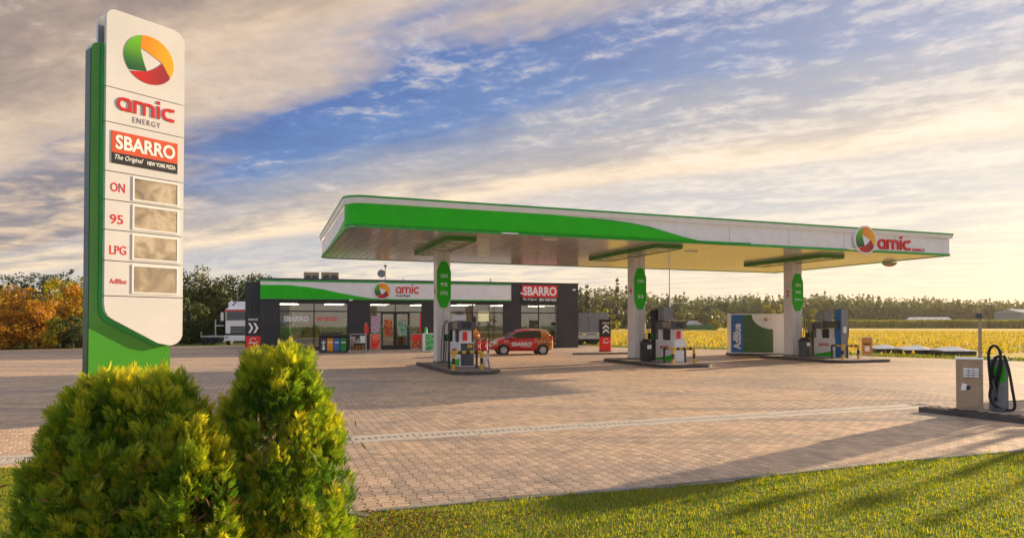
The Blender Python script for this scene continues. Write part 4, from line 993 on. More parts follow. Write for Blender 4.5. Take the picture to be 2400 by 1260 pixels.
def drive_sign(p, w, h, label, up):
    t = thing('drive_lane_sign', label, 'sign', p, SA, 'lane signs beside the shop')
    MB().box(-.03, w+.03, -.02, .27, 0, .05).build('base_plate', 'greyd', t)
    MB().box(0, w, 0, .25, .051, h*.46, .01).build('red_lower', 'red_sign', t); MB().box(0, w, 0, .25, h*.46+.001, h, .01).build('black_upper', 'blackm', t)
    text('sign_lettering', 'DRIVE', t, w*.16, w*.84, h*.86, h*.91, -.001, 'whitet', .006, .02)
    for k in range(2):
        b = MB(); c = w*.16
        if up: zc = h*.56+k*h*.13; P = [(w*.2, zc), (w*.5, zc+h*.085), (w*.8, zc), (w*.8, zc+h*.07), (w*.5, zc+h*.155), (w*.2, zc+h*.07)]
        else: xc = w*.15+k*w*.36; P = [(xc, h*.54), (xc+w*.16, h*.54), (xc+w*.36, h*.67), (xc+w*.16, h*.80), (xc, h*.80), (xc+w*.2, h*.67)]
        b.prism(P, -.012, -.001, 'y'); b.build('chevron', 'whitet', t)
    b = MB(); stroke(b, arc(w*.5, h*.34, w*.22, w*.2, 20, 330, 12), .03, -.01, -.001); stroke(b, [(w*.2, h*.27), (w*.4, h*.31), (w*.6, h*.27), (w*.85, h*.32)], .04, -.012, -.0015); b.build('white_emblem', 'whitet', t)
p0 = G(576, 829); q = Fr(p0, SA); drive_sign(p0, q.p(610, 800)[0], q.p(576, 738)[1], 'black and red lane sign with two sideways chevrons at the left corner of the shop', False)
p0 = G(1408, 824); q = Fr(p0, SA); drive_sign(p0, q.p(1432, 800)[0], q.p(1408, 748)[1], 'black and red lane sign with two upward chevrons right of the shop', True)
MB().box(0, 6, 0, .2, 0, .1).build('kerb_strip', 'kerb', None, loc=G(1345, 831), rot=(0, 0, SA)); tag(bpy.data.objects['kerb_strip'], kind='structure')

# =====================================================================  RED CAR
ca = thing('parked_car', 'small red hatchback with pizza pictures and white lettering parked by the shop', 'car', (.52, 38.75, 0), R(180+8))
ST = [(-1.78, .42, .70, .74, .60, .52), (-1.72, .30, .86, .92, .73, .66), (-1.62, .27, .92, 1.20, .785, .62), (-1.45, .26, .94, 1.40, .805, .585), (-1.05, .24, .94, 1.475, .815, .57), (-.5, .22, .93, 1.49, .82, .57),
      (-.02, .22, .92, 1.475, .82, .57), (.38, .22, .91, 1.41, .82, .575), (.72, .22, .90, 1.20, .815, .61), (1.04, .22, .885, 1.00, .80, .66), (1.36, .24, .84, .93, .785, .60), (1.60, .26, .72, .80, .74, .54), (1.74, .30, .56, .62, .64, .46), (1.80, .36, .46, .50, .54, .40)]
def ring(s_):
    x, zb_, zbe, zt, wb_, wt_ = s_
    h = [(wb_*.90, zb_), (wb_*1.0, zb_+.10), (wb_*1.02, (zb_+zbe)/2+.06), (wb_, zbe), (wt_, max(zbe+.01, zt-.045)), (wt_*.82, max(zbe+.015, zt-.008)), (0, max(zbe+.02, zt+.006))]
    return [(x, y, z) for y, z in h]+[(x, -y, z) for y, z in h[-2::-1]]
RG = [ring(s_) for s_ in ST]; nn = len(RG[0])
bodyb = MB(); winb = {}
bodyb.v = [v for r in RG for v in r]
for i in range(len(RG)-1):
    for k in range(nn-1):
        f = (i*nn+k, (i+1)*nn+k, (i+1)*nn+k+1, i*nn+k+1)
        nm = None
        if k in (3, nn-1-4-0) and 3 <= i <= 8: nm = 'side_window'+('L' if k == 3 else 'R')+('1' if i >= 5 else '0')
        if k in (4, 5, 6, 7) and i in (7, 8): nm = 'windscreen'
        if k in (4, 5, 6, 7) and i == 2: nm = 'rear_window'
        if nm and not (k in (3, nn-5) and i in (3,)): winb.setdefault(nm, []).append(f)
        bodyb.f.append(f); bodyb.mi.append(0)
bodyb.f.append(tuple(range(nn))); bodyb.f.append(tuple(range((len(RG)-1)*nn+nn-1, (len(RG)-1)*nn-1, -1))); bodyb.mi += [0, 0]
for i in range(len(RG)-1): bodyb.f.append((i*nn, i*nn+nn-1, (i+1)*nn+nn-1, (i+1)*nn)); bodyb.mi.append(0)
# body paint: red with a printed pizza over the rear quarter
m = mat('car_wrap', (.62, .015, .02), .22, coat=.6); N_ = NT(m.node_tree); oc = N_.node('ShaderNodeTexCoord').outputs['Object']; X_, Y_, Z_ = N_.sep(oc)
v = N_.node('ShaderNodeTexVoronoi'); N_.l.new(oc, v.inputs[0]); v.inputs['Scale'].default_value = 5.5
pz = N_.ramp(v.outputs['Distance'], [(.0, (.85, .45, .08)), (.3, (.75, .22, .03)), (.5, (.35, .05, .02)), (.8, (.6, .35, .08))])
edge = N_.m('ADD', N_.m('MULTIPLY', Z_, .55), N_.m('MULTIPLY', N_.noise(oc, 3, 2), .5)); f1 = N_.m('LESS_THAN', X_, N_.m('SUBTRACT', edge, 1.45)); f2 = N_.m('GREATER_THAN', X_, 1.42)
N_.put(N_.n['Principled BSDF'].inputs['Base Color'], N_.mix(N_.m('MAXIMUM', f1, N_.m('MULTIPLY', f2, N_.m('GREATER_THAN', Z_, .5))), (.62, .015, .02), pz)); M['wrap'] = m
bo = bodyb.build('body', 'wrap', ca, smooth=True)
for e in bo.data.edges: pass
for nm, fs in winb.items():
    b = MB()
    idx = sorted({i for f in fs for i in f}); mp = {i: k for k, i in enumerate(idx)}
    c = Vector((0, 0, .8)); b.v = []
    for i in idx:
        p = Vector(bodyb.v[i]); n_ = Vector((0 if 'side' in nm else .35*(1 if p.x > 0 else -1), p.y*(1 if 'side' in nm else .1), .4 if 'side' in nm else .8)).normalized(); q_ = p+n_*.006
        if 'side' in nm: q_.z = q_.z+.03 if p.z < .96 else q_.z-.02
        b.v.append(tuple(q_))
    b.f = [tuple(mp[i] for i in f) for f in fs]; b.mi = [0]*len(fs)
    b.build('windscreen' if nm == 'windscreen' else ('rear_window' if nm == 'rear_window' else 'side_window'), 'carglass', ca, smooth=False)
for s_ in (1, -1):
    MB().box(-.17, -.10, s_*.70-.06 if s_ > 0 else s_*.70-.06, s_*.70+.06, .95, 1.42).build('door_pillar', 'red', ca) if False else None
    for x in (1.12, -1.14):
        b = MB(); b.cyl((x, .29), .335, s_*.70-.14, s_*.70+.131, 'y', 24); b.build('wheel_arch', 'blackm', ca)
        y0, y1 = sorted((s_*.66, s_*.86)); b = MB(); b.cyl((x, .275), .275, y0, y1, 'y', 24); wh_ = b.build('wheel', 'rubber', ca)
        ya, yb_ = sorted((s_*.861, s_*.868)); b = MB(); b.cyl((x, .275), .19, ya, yb_, 'y', 20); b.build('hubcap', 'silver', wh_)
        b = MB(); yc, yd = sorted((s_*.869, s_*.874))
        for k in range(6): b.cyl((x+.12*math.cos(k*1.047), .275+.12*math.sin(k*1.047)), .03, yc, yd, 'y', 8)
        b.build('hub_slots', 'greyd', wh_)
    y0, y1 = sorted((s_*.80, s_*.98)); MB().box(.62, .74, y0, y1, .95, 1.06, .02).build('wing_mirror', 'red', ca)
    y0, y1 = sorted((s_*.56, s_*.765)); MB().box(1.48, 1.70, y0, y1, .62, .76, .03).build('headlight', 'white_gloss', ca)
    y0, y1 = sorted((s_*.62, s_*.77)); MB().box(-1.74, -1.60, y0, y1, .80, 1.08, .02).build('tail_light', 'red_sign', ca)
    y0, y1 = sorted((s_*.815, s_*.845)); MB().box(-.02, .12, y0, y1, .80, .83).build('door_handle', 'red', ca)
    for x in (.78, -.32):
        y0, y1 = sorted((s_*.829, s_*.8365)); MB().box(x-.006, x+.006, y0, y1, .32, .90).build('door_gap', 'blackm', ca)
MB().box(1.70, 1.815, -.5, .5, .33, .43, .01).build('bumper_grille', 'black', ca); MB().box(-1.795, -1.72, -.26, .26, .46, .57).build('number_plate', 'whitet', ca); MB().box(1.79, 1.83, -.26, .26, .46, .56).build('number_plate', 'whitet', ca)
# lettering on the near side (local +y): mirrored frame
def cartext(s, x0, x1, z0, z1, bold):
    me0, co = text_me(s, bold); me = me0.copy(); c = co.copy(); mn, mx = c.min(0), c.max(0); P_ = np.empty_like(c)
    P_[:, 0] = x0+(x1-x0)*(c[:, 0]-mn[0])/(mx[0]-mn[0]); P_[:, 2] = z0+(z1-z0)*(c[:, 1]-mn[1])/(mx[1]-mn[1]); P_[:, 1] = .842+.004*(c[:, 2]-mn[2])/(mx[2]-mn[2])
    me.vertices.foreach_set('co', P_.ravel()); me.materials.clear(); me.materials.append(M['whitet']); me.update(); link('car_lettering', me, ca)
cartext('SBARRO', .66, -.50, .50, .72, .05); cartext('amic', 1.1, .82, .78, .84, .03)
MB().box(-.42, .12, .8395, .845, .43, .45).build('white_line', 'whitet', ca); MB().box(.82, 1.1, .838, .8435, .745, .755).build('white_line', 'whitet', ca)

# =====================================================================  LORRIES
p0 = atY(527, 800, 55); M['cabw'] = worn('cab_white', (.92, .92, .92), .3, var=.02); tr = thing('lorry', 'white lorry with a tall cab facing the camera left of the shop', 'truck', (p0.x, 55, 0), R(4))
MB().box(0, 2.5, .0, 2.2, .95, 3.05, .12).build('cab', 'cabw', tr); MB().box(.12, 2.38, .3, 2.1, 3.051, 3.6, .12).build('roof_fairing', 'cabw', tr)
MB().box(.12, 2.38, -.02, -.001, 2.05, 2.75).build('windscreen', 'carglass', tr); MB().box(.05, 2.45, -.28, .0, 2.78, 2.93, .02).build('sun_visor', 'red', tr)
MB().box(.45, 2.05, -.03, -.001, .95, 1.55).build('grille', 'black', tr)
for k in range(4): MB().box(.5, 2.0, -.05, -.031, 1.02+k*.13, 1.05+k*.13).build('grille_bar', 'silver', tr)
MB().box(-.02, 2.52, -.15, .5, .35, .80, .06).build('bumper', 'cabw', tr); MB().box(.4, 2.1, -.04, .4, .801, .94).build('lower_grille', 'black', tr)
for x in (.06, 2.14): MB().box(x, x+.3, -.17, -.151, .55, .75).build('headlight', 'lamp' if False else 'silver', tr)
for x in (-.32, 2.58): MB().box(x, x+.2, -.1, .08, 2.0, 2.7, .02).build('mirror', 'white', tr)
for x in (.02, 2.15): MB().cyl((.6, .5), .5, x, x+.33, 'x', 20).build('wheel', 'rubber', tr)
text('cab_lettering', 'VOLVO', tr, .9, 1.6, 1.62, 1.72, -.001, 'greyd', .01, .02) if False else None
MB().box(.0, 2.5, 2.6, 14, 1.1, 3.3, .03).build('box_body', 'greyd', tr)
for y in (9, 10.3, 11.6):
    for x in (.05, 2.1): MB().cyl((y, .5), .5, x, x+.35, 'x', 16).build('wheel', 'rubber', tr)
p0 = atY(1330, 800, 55); p1 = atY(1427, 800, 55); tl = thing('box_trailer', 'grey ribbed box trailer parked beyond the right end of the shop', 'trailer', (p0.x-4, 55, 0), R(2))
w = p1.x-p0.x+4; hT = atY(1400, 733, 55).z
for k in range(9):
    a = w*k/9; MB().box(a+.01, a+w/9-.01, 0, 2.4, 1.05, hT, .01).build('side_panel', 'grey', tl)
MB().box(0, w, -.03, 2.43, .92, 1.049).build('chassis_rail', 'silver', tl); MB().box(.02, w-.02, .1, 2.3, 1.06, hT-.05).build('inner_box', 'greyd', tl)
for x in (w-1.2, w-2.4, w-3.6):
    for y in (.05, 2.05): b = MB(); b.cyl((x, .48), .48, y, y+.3, 'y', 18); b.build('wheel', 'rubber', tl)
MB().box(w-.1, w, .05, 2.3, .5, .6).build('rear_bumper', 'red_sign', tl); MB().box(w-3.2, w-.3, -.02, .0, .5, .85).build('side_guard', 'silver', tl)
# low dark flatbed at far left
p0 = atY(470, 805, 56); fb = thing('flatbed_trailer', 'low dark flatbed trailer left of the white lorry', 'trailer', (p0.x, 56, 0), R(0))
wF = atY(524, 805, 56).x-p0.x; MB().box(0, wF, 0, 2.2, .62, .74).build('deck', 'silver', fb); MB().box(.05, wF-.1, .1, 2.1, .2, .619).build('under_frame', 'black', fb)
for x in (.3, 1.0): b = MB(); b.cyl((x, .32), .32, -.05, .15, 'y', 14); b.build('wheel', 'rubber', fb)
MB().box(wF*.62, wF*.66, 0, .1, .741, 2.1).build('stake', 'silver', fb); MB().box(0, .06, 0, .1, .741, 1.1).build('stake', 'silver', fb); MB().box(wF*.66, wF, 0, .06, 1.55, 1.65).build('cross_bar', 'silver', fb)

# =====================================================================  AIR / WATER POINT
isl = thing('air_point_island', 'raised kerbed island under the beige cabinet at the right edge', 'island', (0, 0, 0)); A0 = G(2153, 966); B0 = G(2400, 995); e = U0.u
P = [A0, B0, B0+Vector((2.2, -1.2, 0)), B0+Vector((6, 1, 0)), A0+e*8, A0+e*.25+Vector((-.02, .1, 0))]
Pm = [(p.x, p.y) for p in P]; MB().prism(Pm, 0, .115, 'z').build('kerb', 'islandk', isl)
cx_ = sum(p[0] for p in Pm)/6; cy_ = sum(p[1] for p in Pm)/6
pin = [(x+(cx_-x)*.03, y+(cy_-y)*.03) for x, y in Pm]
MB().prism(pin, .114, .126, 'z').build('island_bed', 'bed', isl)
# blocks on the island
k = 0; pm2 = None
bb_ = MB().box(-.097, .097, -.047, .047, 0, .012, .004)
rows = []
for iu in range(0, 90):
    for iv in range(-60, 30):
        u = iu*.2+(.1 if iv % 2 else 0); v = iv*.1; w_ = U0.w(u, v)+Vector((A0.x-2, A0.y, 0))
        if all(inpoly(w_.x+du*.16, w_.y+dv_*.16, pin) for du, dv_ in ((1, 0), (-1, 0), (0, 1), (0, -1))) and w_.x/w_.y < .80: rows.append((w_.y, w_))
rows.sort(key=lambda r: r[0])
for _, w_ in rows[:240]:
    if pm2 is None: o = bb_.build('paving_block', 'pave', isl); pm2 = o.data
    else: o = link('paving_block', pm2, isl)
    o.location = (w_.x, w_.y, .127); o.rotation_euler = (0, 0, UA)
b = MB()
for _, w_ in rows[240:]:
    c, s_ = math.cos(UA), math.sin(UA)
    b.add([(w_.x+c*x-s_*y, w_.y+s_*x+c*y, z) for x, y, z in bb_.v], bb_.f)
if rows[240:]: tag(b.build('paving_rest', 'pave', isl), kind='stuff')
zI = .14
p0 = G(2241, 958, zI); p1 = G(2304, 962, zI); w = (p1-p0).length; an = math.atan2(p1.y-p0.y, p1.x-p0.x); Q = Fr(p0, an); h = Q.p(2241, 822)[1]-zI
print('cab', p0, w, math.degrees(an), h)
cbn = thing('air_point_cabinet', 'beige metal service cabinet with louvres beside coiled black hoses', 'cabinet', (p0.x, p0.y, zI), an)
MB().box(0, w, 0, .42, 0, h-.02, .01).build('cabinet_body', 'beige', cbn); MB().box(-.015, w+.015, -.015, .435, h-.019, h+.01, .005).build('cabinet_lid', 'white', cbn)
dr_ = MB().box(.05, w-.05, -.012, -.001, .05, h-.07).build('cabinet_door', 'beige', cbn)
for i in range(3):
    for j in range(4):
        x = .12+i*(w-.2)/3.1; MB().prism([(-.0125, h-.20-j*.045), (-.035, h-.215-j*.045), (-.0125, h-.185-j*.045)], x, x+.10, 'x').build('louvre', 'white', dr_)
b = MB(); b.prism([(.08, h*.38), (.16, h*.38), (.18, h*.50), (.10, h*.52)], -.02, -.0125, 'y'); b.build('small_sticker', 'whitet', dr_); MB().box(.17, .23, -.03, -.0125, h*.4, h*.47).build('lock', 'black', dr_)
pp = G(2309, 958, zI); po = thing('service_pole', 'slender beige pole with a small head standing behind the service cabinet', 'pole', (pp.x, pp.y+.12, zI), an)
hp_ = Q.p(2309, 714, .1)[1]-zI; MB().box(-.028, .028, -.028, .028, 0, hp_).build('pole_shaft', 'beige', po); MB().box(-.06, .04, -.04, .04, hp_-.12, hp_-.02).build('pole_head', 'greyd', po); MB().box(-.045, .045, -.045, .045, 0, .02).build('foot_plate', 'greyd', po)
p2 = G(2325, 961, zI); hr = thing('hose_stand', 'slim pale hose stand hung with looped black hoses at the right edge', 'hose stand', (p2.x+.02, p2.y+.1, zI), an)
ws = .30; MB().box(0, ws, 0, .22, 0, h-.02, .01).build('stand_body', 'grey', hr); MB().box(-.01, ws+.01, -.01, .23, h-.019, h, .005).build('stand_cap', 'white', hr); MB().box(.08, ws-.05, -.01, -.001, h*.55, h*.85).build('green_sticker', 'green', hr)
def loop(pts, r, m='rubber'):
    # smooth the control points
    P = [Vector(p) for p in pts]
    for _ in range(3):
        Qs = [P[0]]
        for a_, b_2 in zip(P[:-1], P[1:]): Qs += [a_.lerp(b_2, .25), a_.lerp(b_2, .75)]
        Qs.append(P[-1]); P = Qs
    return MB().tube(P, r, 8)
# hose paths traced on the plane in front of the stand
H = Fr((p2.x+.02, p2.y+.1, 0), an)
def hpt(px, py, y=-.06): x, z = H.p(px, py, y); return (x, y, z-zI)
loop([hpt(2322, 900), hpt(2318, 860), hpt(2316, 820, -.08), hpt(2330, 806, -.08), hpt(2344, 820, -.08), hpt(2346, 845, -.1), hpt(2336, 880, -.1), hpt(2322, 905, -.1), hpt(2318, 935, -.1), hpt(2336, 955, -.12), hpt(2365, 962, -.15), hpt(2381, 958, -.15), hpt(2374, 920, -.12), hpt(2364, 860, -.1), hpt(2352, 832, -.08)], .024).build('long_hose', 'rubber', hr, smooth=True)
loop([hpt(2330, 900, -.04), hpt(2324, 870, -.04), hpt(2330, 838, -.05), hpt(2346, 832, -.05), hpt(2346, 870, -.06), hpt(2336, 900, -.06), hpt(2334, 940, -.06)], .026).build('short_hose', 'rubber', hr, smooth=True)
loop([hpt(2326, 890, -.14), hpt(2332, 915, -.14), hpt(2336, 930, -.14)], .018).build('nozzle', 'greyd', hr)
MB().box(.05, .25, -.3, -.1, 0, .06, .01).build('drain_box', 'greyd', hr)
# short white line on the paving beyond
p0 = G(2343, 905); MB().box(0, .9, 0, .09, .003, .006).build('painted_line', 'whitet', None, loc=p0, rot=(0, 0, 0)); tag(bpy.data.objects['painted_line'], kind='structure')
HAZE = .00015
# =====================================================================  VEGETATION
def leaves(cent, nrm, size, asp=.6, jit=.5):
    """one quad per centre, turned roughly to its normal"""
    n = len(cent); r = NR.normal(0, 1, (n, 3)); nv = nrm+NR.normal(0, jit, (n, 3)); nv /= np.linalg.norm(nv, axis=1)[:, None]+1e-9
    a = np.cross(nv, r); a /= np.linalg.norm(a, axis=1)[:, None]+1e-9; b = np.cross(nv, a)
    s = size[:, None]
    V = np.stack([cent-a*s*.5, cent-b*s*asp*.5, cent+a*s*.5, cent+b*s*asp*.5], 1)
    return V.reshape(-1, 3), np.arange(n*4).reshape(-1, 4)
def blob_points(n, cl):
    """points on and just inside the shells of ellipsoid clumps (cx,cy,cz,rx,ry,rz)"""
    cl = np.array(cl); w = cl[:, 3]*cl[:, 5]; idx = NR.choice(len(cl), n, p=w/w.sum())
    d = NR.normal(0, 1, (n, 3)); d /= np.linalg.norm(d, axis=1)[:, None]
    rr = NR.uniform(.62, 1.06, n)[:, None]
    return cl[idx, :3]+d*cl[idx, 3:]*rr, d
def crown_clumps(H, Rd, z0, n, conical=False, rag=.25):
    cl = []
    for i in range(n):
        f = NR.random(); z = z0+(H-z0)*f
        rad = Rd*(1-f)**.8 if conical else Rd*math.sqrt(max(.05, 1-(2*f-.85)**2*.75))
        a = NR.uniform(0, 6.283); q = rad*NR.uniform(.25, .85); s = Rd*(.22+.24*NR.random())*(1.1-.5*f)
        if conical: s = Rd*(.42-.3*f); q = rad*.35
        cl.append((q*math.cos(a), q*math.sin(a), z, s*(1+rag*NR.random()), s*(1+rag*NR.random()), s*(.75+.3*NR.random())))
    if conical: cl.append((0, 0, H-.04*H, Rd*.08, Rd*.08, H*.06))
    return cl
M['bark'] = worn('bark', (.09, .065, .045), .9, bump=.5, scale=6)
M['lf_aut'] = leafmat('autumn_leaves', [(.42, .14, .015), (.62, .25, .02), (.50, .30, .03), (.18, .18, .02), (.55, .19, .018)], .45, .35)
M['lf_aut2'] = leafmat('yellow_green_leaves', [(.36, .32, .02), (.58, .36, .02), (.12, .16, .02), (.20, .20, .02)], .42, .35)
M['lf_dark'] = leafmat('dark_green_leaves', [(.035, .055, .018), (.05, .075, .02), (.075, .09, .02), (.045, .06, .018)], .25, .35)
M['lf_mid'] = leafmat('mid_green_leaves', [(.07, .09, .02), (.12, .13, .025), (.17, .15, .03), (.09, .10, .022)], .32, .2)
M['lf_forest'] = leafmat('forest_leaves', [(.06, .085, .03), (.085, .11, .035), (.13, .125, .035), (.07, .095, .03), (.17, .13, .03)], .35, .03)
M['lf_conif'] = leafmat('conifer_needles', [(.045, .055, .025), (.07, .08, .03)], .2, .3)
M['lf_yel'] = leafmat('yellow_bush_leaves', [(.20, .19, .02), (.30, .26, .03), (.14, .16, .02)], .45, .5)
def tree(name, label, X, Y, H, Rd, m, n=1600, leaf=.22, z0=None, conical=False, group=None, cat='tree', trunk=True, clumps=16):
    t = thing(name, label, cat, (X, Y, -.05), random.uniform(0, 6.28), group)
    z0 = H*.22 if z0 is None else z0
    cl = crown_clumps(H, Rd, z0, clumps, conical); P, d = blob_points(n, cl); P[:, 2] = np.maximum(P[:, 2], .02)
    V, Fc = leaves(P, d, NR.uniform(.6, 1.4, n)*leaf); np_mesh('crown', V, Fc, m, t, rnd=NR.random(n))
    if trunk:
        b = MB(); b.tube([(0, 0, -.1), (H*.01, 0, H*.3), (0, .02*H, H*.6), (0, 0, H*.88)], H*.022+.03, 7, taper=.02)
        for k in range(4):
            a = k*1.7; b.tube([(0, 0, H*(.3+.1*k)), (Rd*.5*math.cos(a), Rd*.5*math.sin(a), H*(.45+.1*k))], .05+H*.004, 5, taper=.015)
        b.build('trunk', 'bark', t)
    return t
def at_px(px, py_top, Y):
    p = atY(px, py_top, Y); return p.x, p.z
# autumn wood left of the totem
aut = [(-70, 650, 53, 2.6, 'lf_aut2', 'olive autumn tree at the left picture edge behind the access road'), (-15, 660, 50, 2.4, 'lf_aut2', 'yellow-green leafy tree just inside the left picture edge'), (28, 668, 49, 1.9, 'lf_aut', 'rusty orange bush-like tree second from the left edge'),
       (62, 672, 48.3, 2.1, 'lf_aut', 'bright orange rounded tree in the front row left of the totem'), (92, 700, 48, 1.6, 'lf_aut', 'lower bright orange tree in front of the taller autumn trees'), (118, 655, 52, 2.0, 'lf_aut2', 'tall olive tree with yellow tips behind the orange trees'),
       (150, 662, 50, 1.9, 'lf_aut', 'orange-tipped tree left of the totem body'), (182, 652, 51, 2.0, 'lf_aut2', 'brown and yellow tree touching the left side of the totem'), (20, 728, 47.2, 1.3, 'lf_aut', 'low red-orange shrub at the road edge far left'),
       (135, 748, 47, 1.2, 'lf_aut2', 'low olive shrub at the road edge'), (172, 742, 47.3, 1.3, 'lf_dark', 'dark low shrub beside the totem foot line'), (230, 655, 52, 2.3, 'lf_aut2', 'autumn tree hidden mostly by the totem')]
for px, py, Y, rd, m, lb in aut:
    X, H = at_px(px, py, Y); tree('autumn_tree', lb, X, Y, H, rd, m, 3200, .17, z0=.5, group='autumn trees beside the access road', clumps=22)
for px, py, Y, rd, lb in ((20, 636, 57, 1.6, 'leftmost dark sparse treetop above the autumn trees'), (52, 634, 58, 1.8, 'widest dark sparse treetop, second from the left edge'), (80, 638, 57, 1.5, 'dark sparse treetop just right of the widest one'), (146, 636, 58, 1.5, 'dark sparse treetop above the orange-tipped tree'), (168, 630, 60, .9, 'thin tall treetop closest to the totem'), (115, 644, 57, 1.6, 'lowest dark sparse treetop in the middle of the autumn row')):
    X, H = at_px(px, py, Y); tree('bare_topped_tree', lb, X, Y, H, rd, 'lf_dark', 900, .16, z0=H*.4, group='dark sparse trees above the autumn trees', clumps=12)
# dark trees between totem and shop
drk = [(300, 650, 66, 3.4, 'dark broad tree behind the totem'), (420, 645, 64, 3.3, 'dark green tree at the right edge of the totem'), (455, 636, 66, 3.6, 'tallest dark green tree between totem and shop with sunlit top'), (505, 648, 68, 3.3, 'dark green tree above the low flatbed trailer'),
       (548, 650, 66, 3.0, 'dark green tree behind the white lorry'), (590, 646, 69, 3.4, 'dark tree above the rear wing of the shop'), (360, 648, 67, 3.4, 'dark tree hidden behind the totem panels'), (635, 652, 72, 3.2, 'dark tree mostly hidden behind the left part of the shop'), (445, 700, 60, 2.2, 'lower dark green tree in front of the tall dark trees')]
for px, py, Y, rd, lb in drk:
    X, H = at_px(px, py, Y); tree('dark_tree', lb, X, Y, H, rd, 'lf_dark' if px != 455 else 'lf_mid', 4200, .24, z0=.6, group='dark trees behind the lorry', clumps=26)
# far wood on both sides as one mass
def wood(name, label, specs, m, leaf, per):
    Vs, Fs, Rs = [], [], []; o = 0
    for X, Y, H, rd, con in specs:
        cl = crown_clumps(H, rd, H*.25, 8, con)+[(0, 0, H*.38, rd*(.8 if con else 1.05), rd, H*.36), (0, 0, H*.12, rd*1.3, rd, H*.2), (0, 0, H*.62, rd*(.5 if con else .9), rd*.8, H*.28)]; n = per; P, d = blob_points(n, cl); P += np.array([X, Y, 0]); P[:, 2] = np.maximum(P[:, 2], 0)
        V, Fc = leaves(P, d, NR.uniform(.6, 1.4, n)*leaf, .8); Vs.append(V); Fs.append(Fc+o); o += len(V); Rs.append(np.full(n, NR.random())*.7+NR.random(n)*.3)
    return tag(np_mesh(name, np.concatenate(Vs), np.concatenate(Fs), m, None, rnd=np.concatenate(Rs)), label, 'wood', None, 'stuff')
sky_px = [(1330, 680), (1360, 672), (1400, 676), (1440, 672), (1480, 680), (1540, 690), (1600, 690), (1650, 698), (1700, 696), (1760, 690), (1820, 696), (1900, 690), (1960, 692), (2040, 694), (2090, 700), (2160, 697), (2260, 704), (2330, 706), (2420, 708), (2600, 712)]
def skyline(px):
    for a, b in zip(sky_px[:-1], sky_px[1:]):
        if a[0] <= px <= b[0]: return a[1]+(b[1]-a[1])*(px-a[0])/(b[0]-a[0])
    return sky_px[0][1] if px < sky_px[0][0] else sky_px[-1][1]
sp = []
for row in range(3):
    for px in np.arange(1230, 3000, 13 if row else 11):
        px = px+random.uniform(-5, 5); Y = 300+row*28+random.uniform(-8, 8)+(px-1300)*.03; p = atY(px, skyline(px)-3, Y); con = random.random() < .4
        sp.append((p.x, Y, p.z*random.uniform(.86, .98)*(1-.02*row)*(1.1 if con else 1), random.uniform(2.6, 3.6) if con else random.uniform(5, 8.0), con))
for px in np.arange(1240, 1700, 10):
    Y = 205+random.uniform(-10, 10)+(px-1240)*.12; p = atY(px, 716+(px-1240)*.035+random.uniform(-6, 6), Y); sp.append((p.x, Y, p.z, random.uniform(2.2, 3.6), False))
wood('far_wood', 'long mixed wood on the rise beyond the field right of the shop', sp, 'lf_forest', 1.15, 430)
sp = []
for px in np.arange(-900, 700, 16): Y = 75+random.uniform(-3, 10); p = atY(px, 664, Y); sp.append((p.x, Y, p.z*random.uniform(.8, 1.0), 2.6, random.random() < .3))
wood('back_wood', 'dark wood behind the autumn trees and the dark trees on the left', sp, 'lf_dark', .55, 420)
for px, py, Y, h in ((1446, 652, 190, 1.7), (1377, 666, 200, 1.5), (1360, 672, 205, 1.5), (1468, 668, 200, 1.4), (1418, 675, 200, 1.3)):
    X, H = at_px(px, py, Y); tree('conifer', {652: 'tall pointed conifer standing out of the wood left of the middle column', 666: 'pointed conifer above the grey box trailer', 672: 'pointed conifer touching the right end of the shop roofline', 668: 'pointed conifer just left of the middle column', 675: 'shorter pointed conifer above the right lane sign'}[py], X, Y, H, 2.4, 'lf_conif', 900, .6, z0=1.5, conical=True, group=None if py == 652 else 'conifers rising from the wood', clumps=18)
bush = [(1592, 733, 160, 'bright yellow-green bush right of the middle column below the lamp arm'), (1560, 742, 150, 'green bush left of the bright yellow bush'), (1800, 717, 150, 'yellow-green bush above the left part of the tank container'), (1830, 716, 152, 'yellow bush between the tank container and the rightmost column'), (1900, 726, 150, 'pale green bush right of the rightmost column'),
        (1708, 745, 120, 'golden low bush touching the blue strip of the tank container'), (1425, 722, 100, 'bright green young tree above the right lane sign'), (1680, 738, 170, 'dull orange bush in the middle distance')]
for px, py, Y, lb in bush:
    X, H = at_px(px, py, Y); tree('field_bush', lb, X, Y, H, H*.42, 'lf_yel' if px not in (1560,) else 'lf_mid', 1100, .05*H+.15, z0=.3, cat='bush', clumps=12)
# maize strip
mz = []; 
def strip(name, label, px0, px1, Y0, Y1, H, n, m, wd):
    t_ = NR.random(n); px = px0+(px1-px0)*t_; Yb = Y0+(Y1-Y0)*t_; X = (px-1200)/F*Yb; dep = NR.uniform(0, 14, n)
    P = np.stack([X, Yb+dep], 1); k = len(P); ang = NR.uniform(-.6, .6, k); h = H*NR.uniform(.75, 1.05, k)
    dxy = np.stack([np.cos(ang), np.sin(ang)], 1)*wd/2; V = np.zeros((k, 4, 3)); V[:, 0, :2] = P-dxy; V[:, 1, :2] = P+dxy; V[:, 2, :2] = P+dxy*.4; V[:, 3, :2] = P-dxy*.4; V[:, :2, 2] = -.05; V[:, 2:, 2] = h[:, None]
    return tag(np_mesh(name, V.reshape(-1, 3), np.arange(k*4).reshape(-1, 4), m, None, rnd=NR.random(k)), label, 'crop', None, 'stuff')
M['maize'] = leafmat('maize', [(.16, .16, .02), (.24, .22, .03), (.12, .13, .02)], .4, .3)
strip('maize_crop', 'tall green maize strip along the far side of the yellow field', 1850, 2700, 250, 215, 3.0, 9000, 'maize', .8)
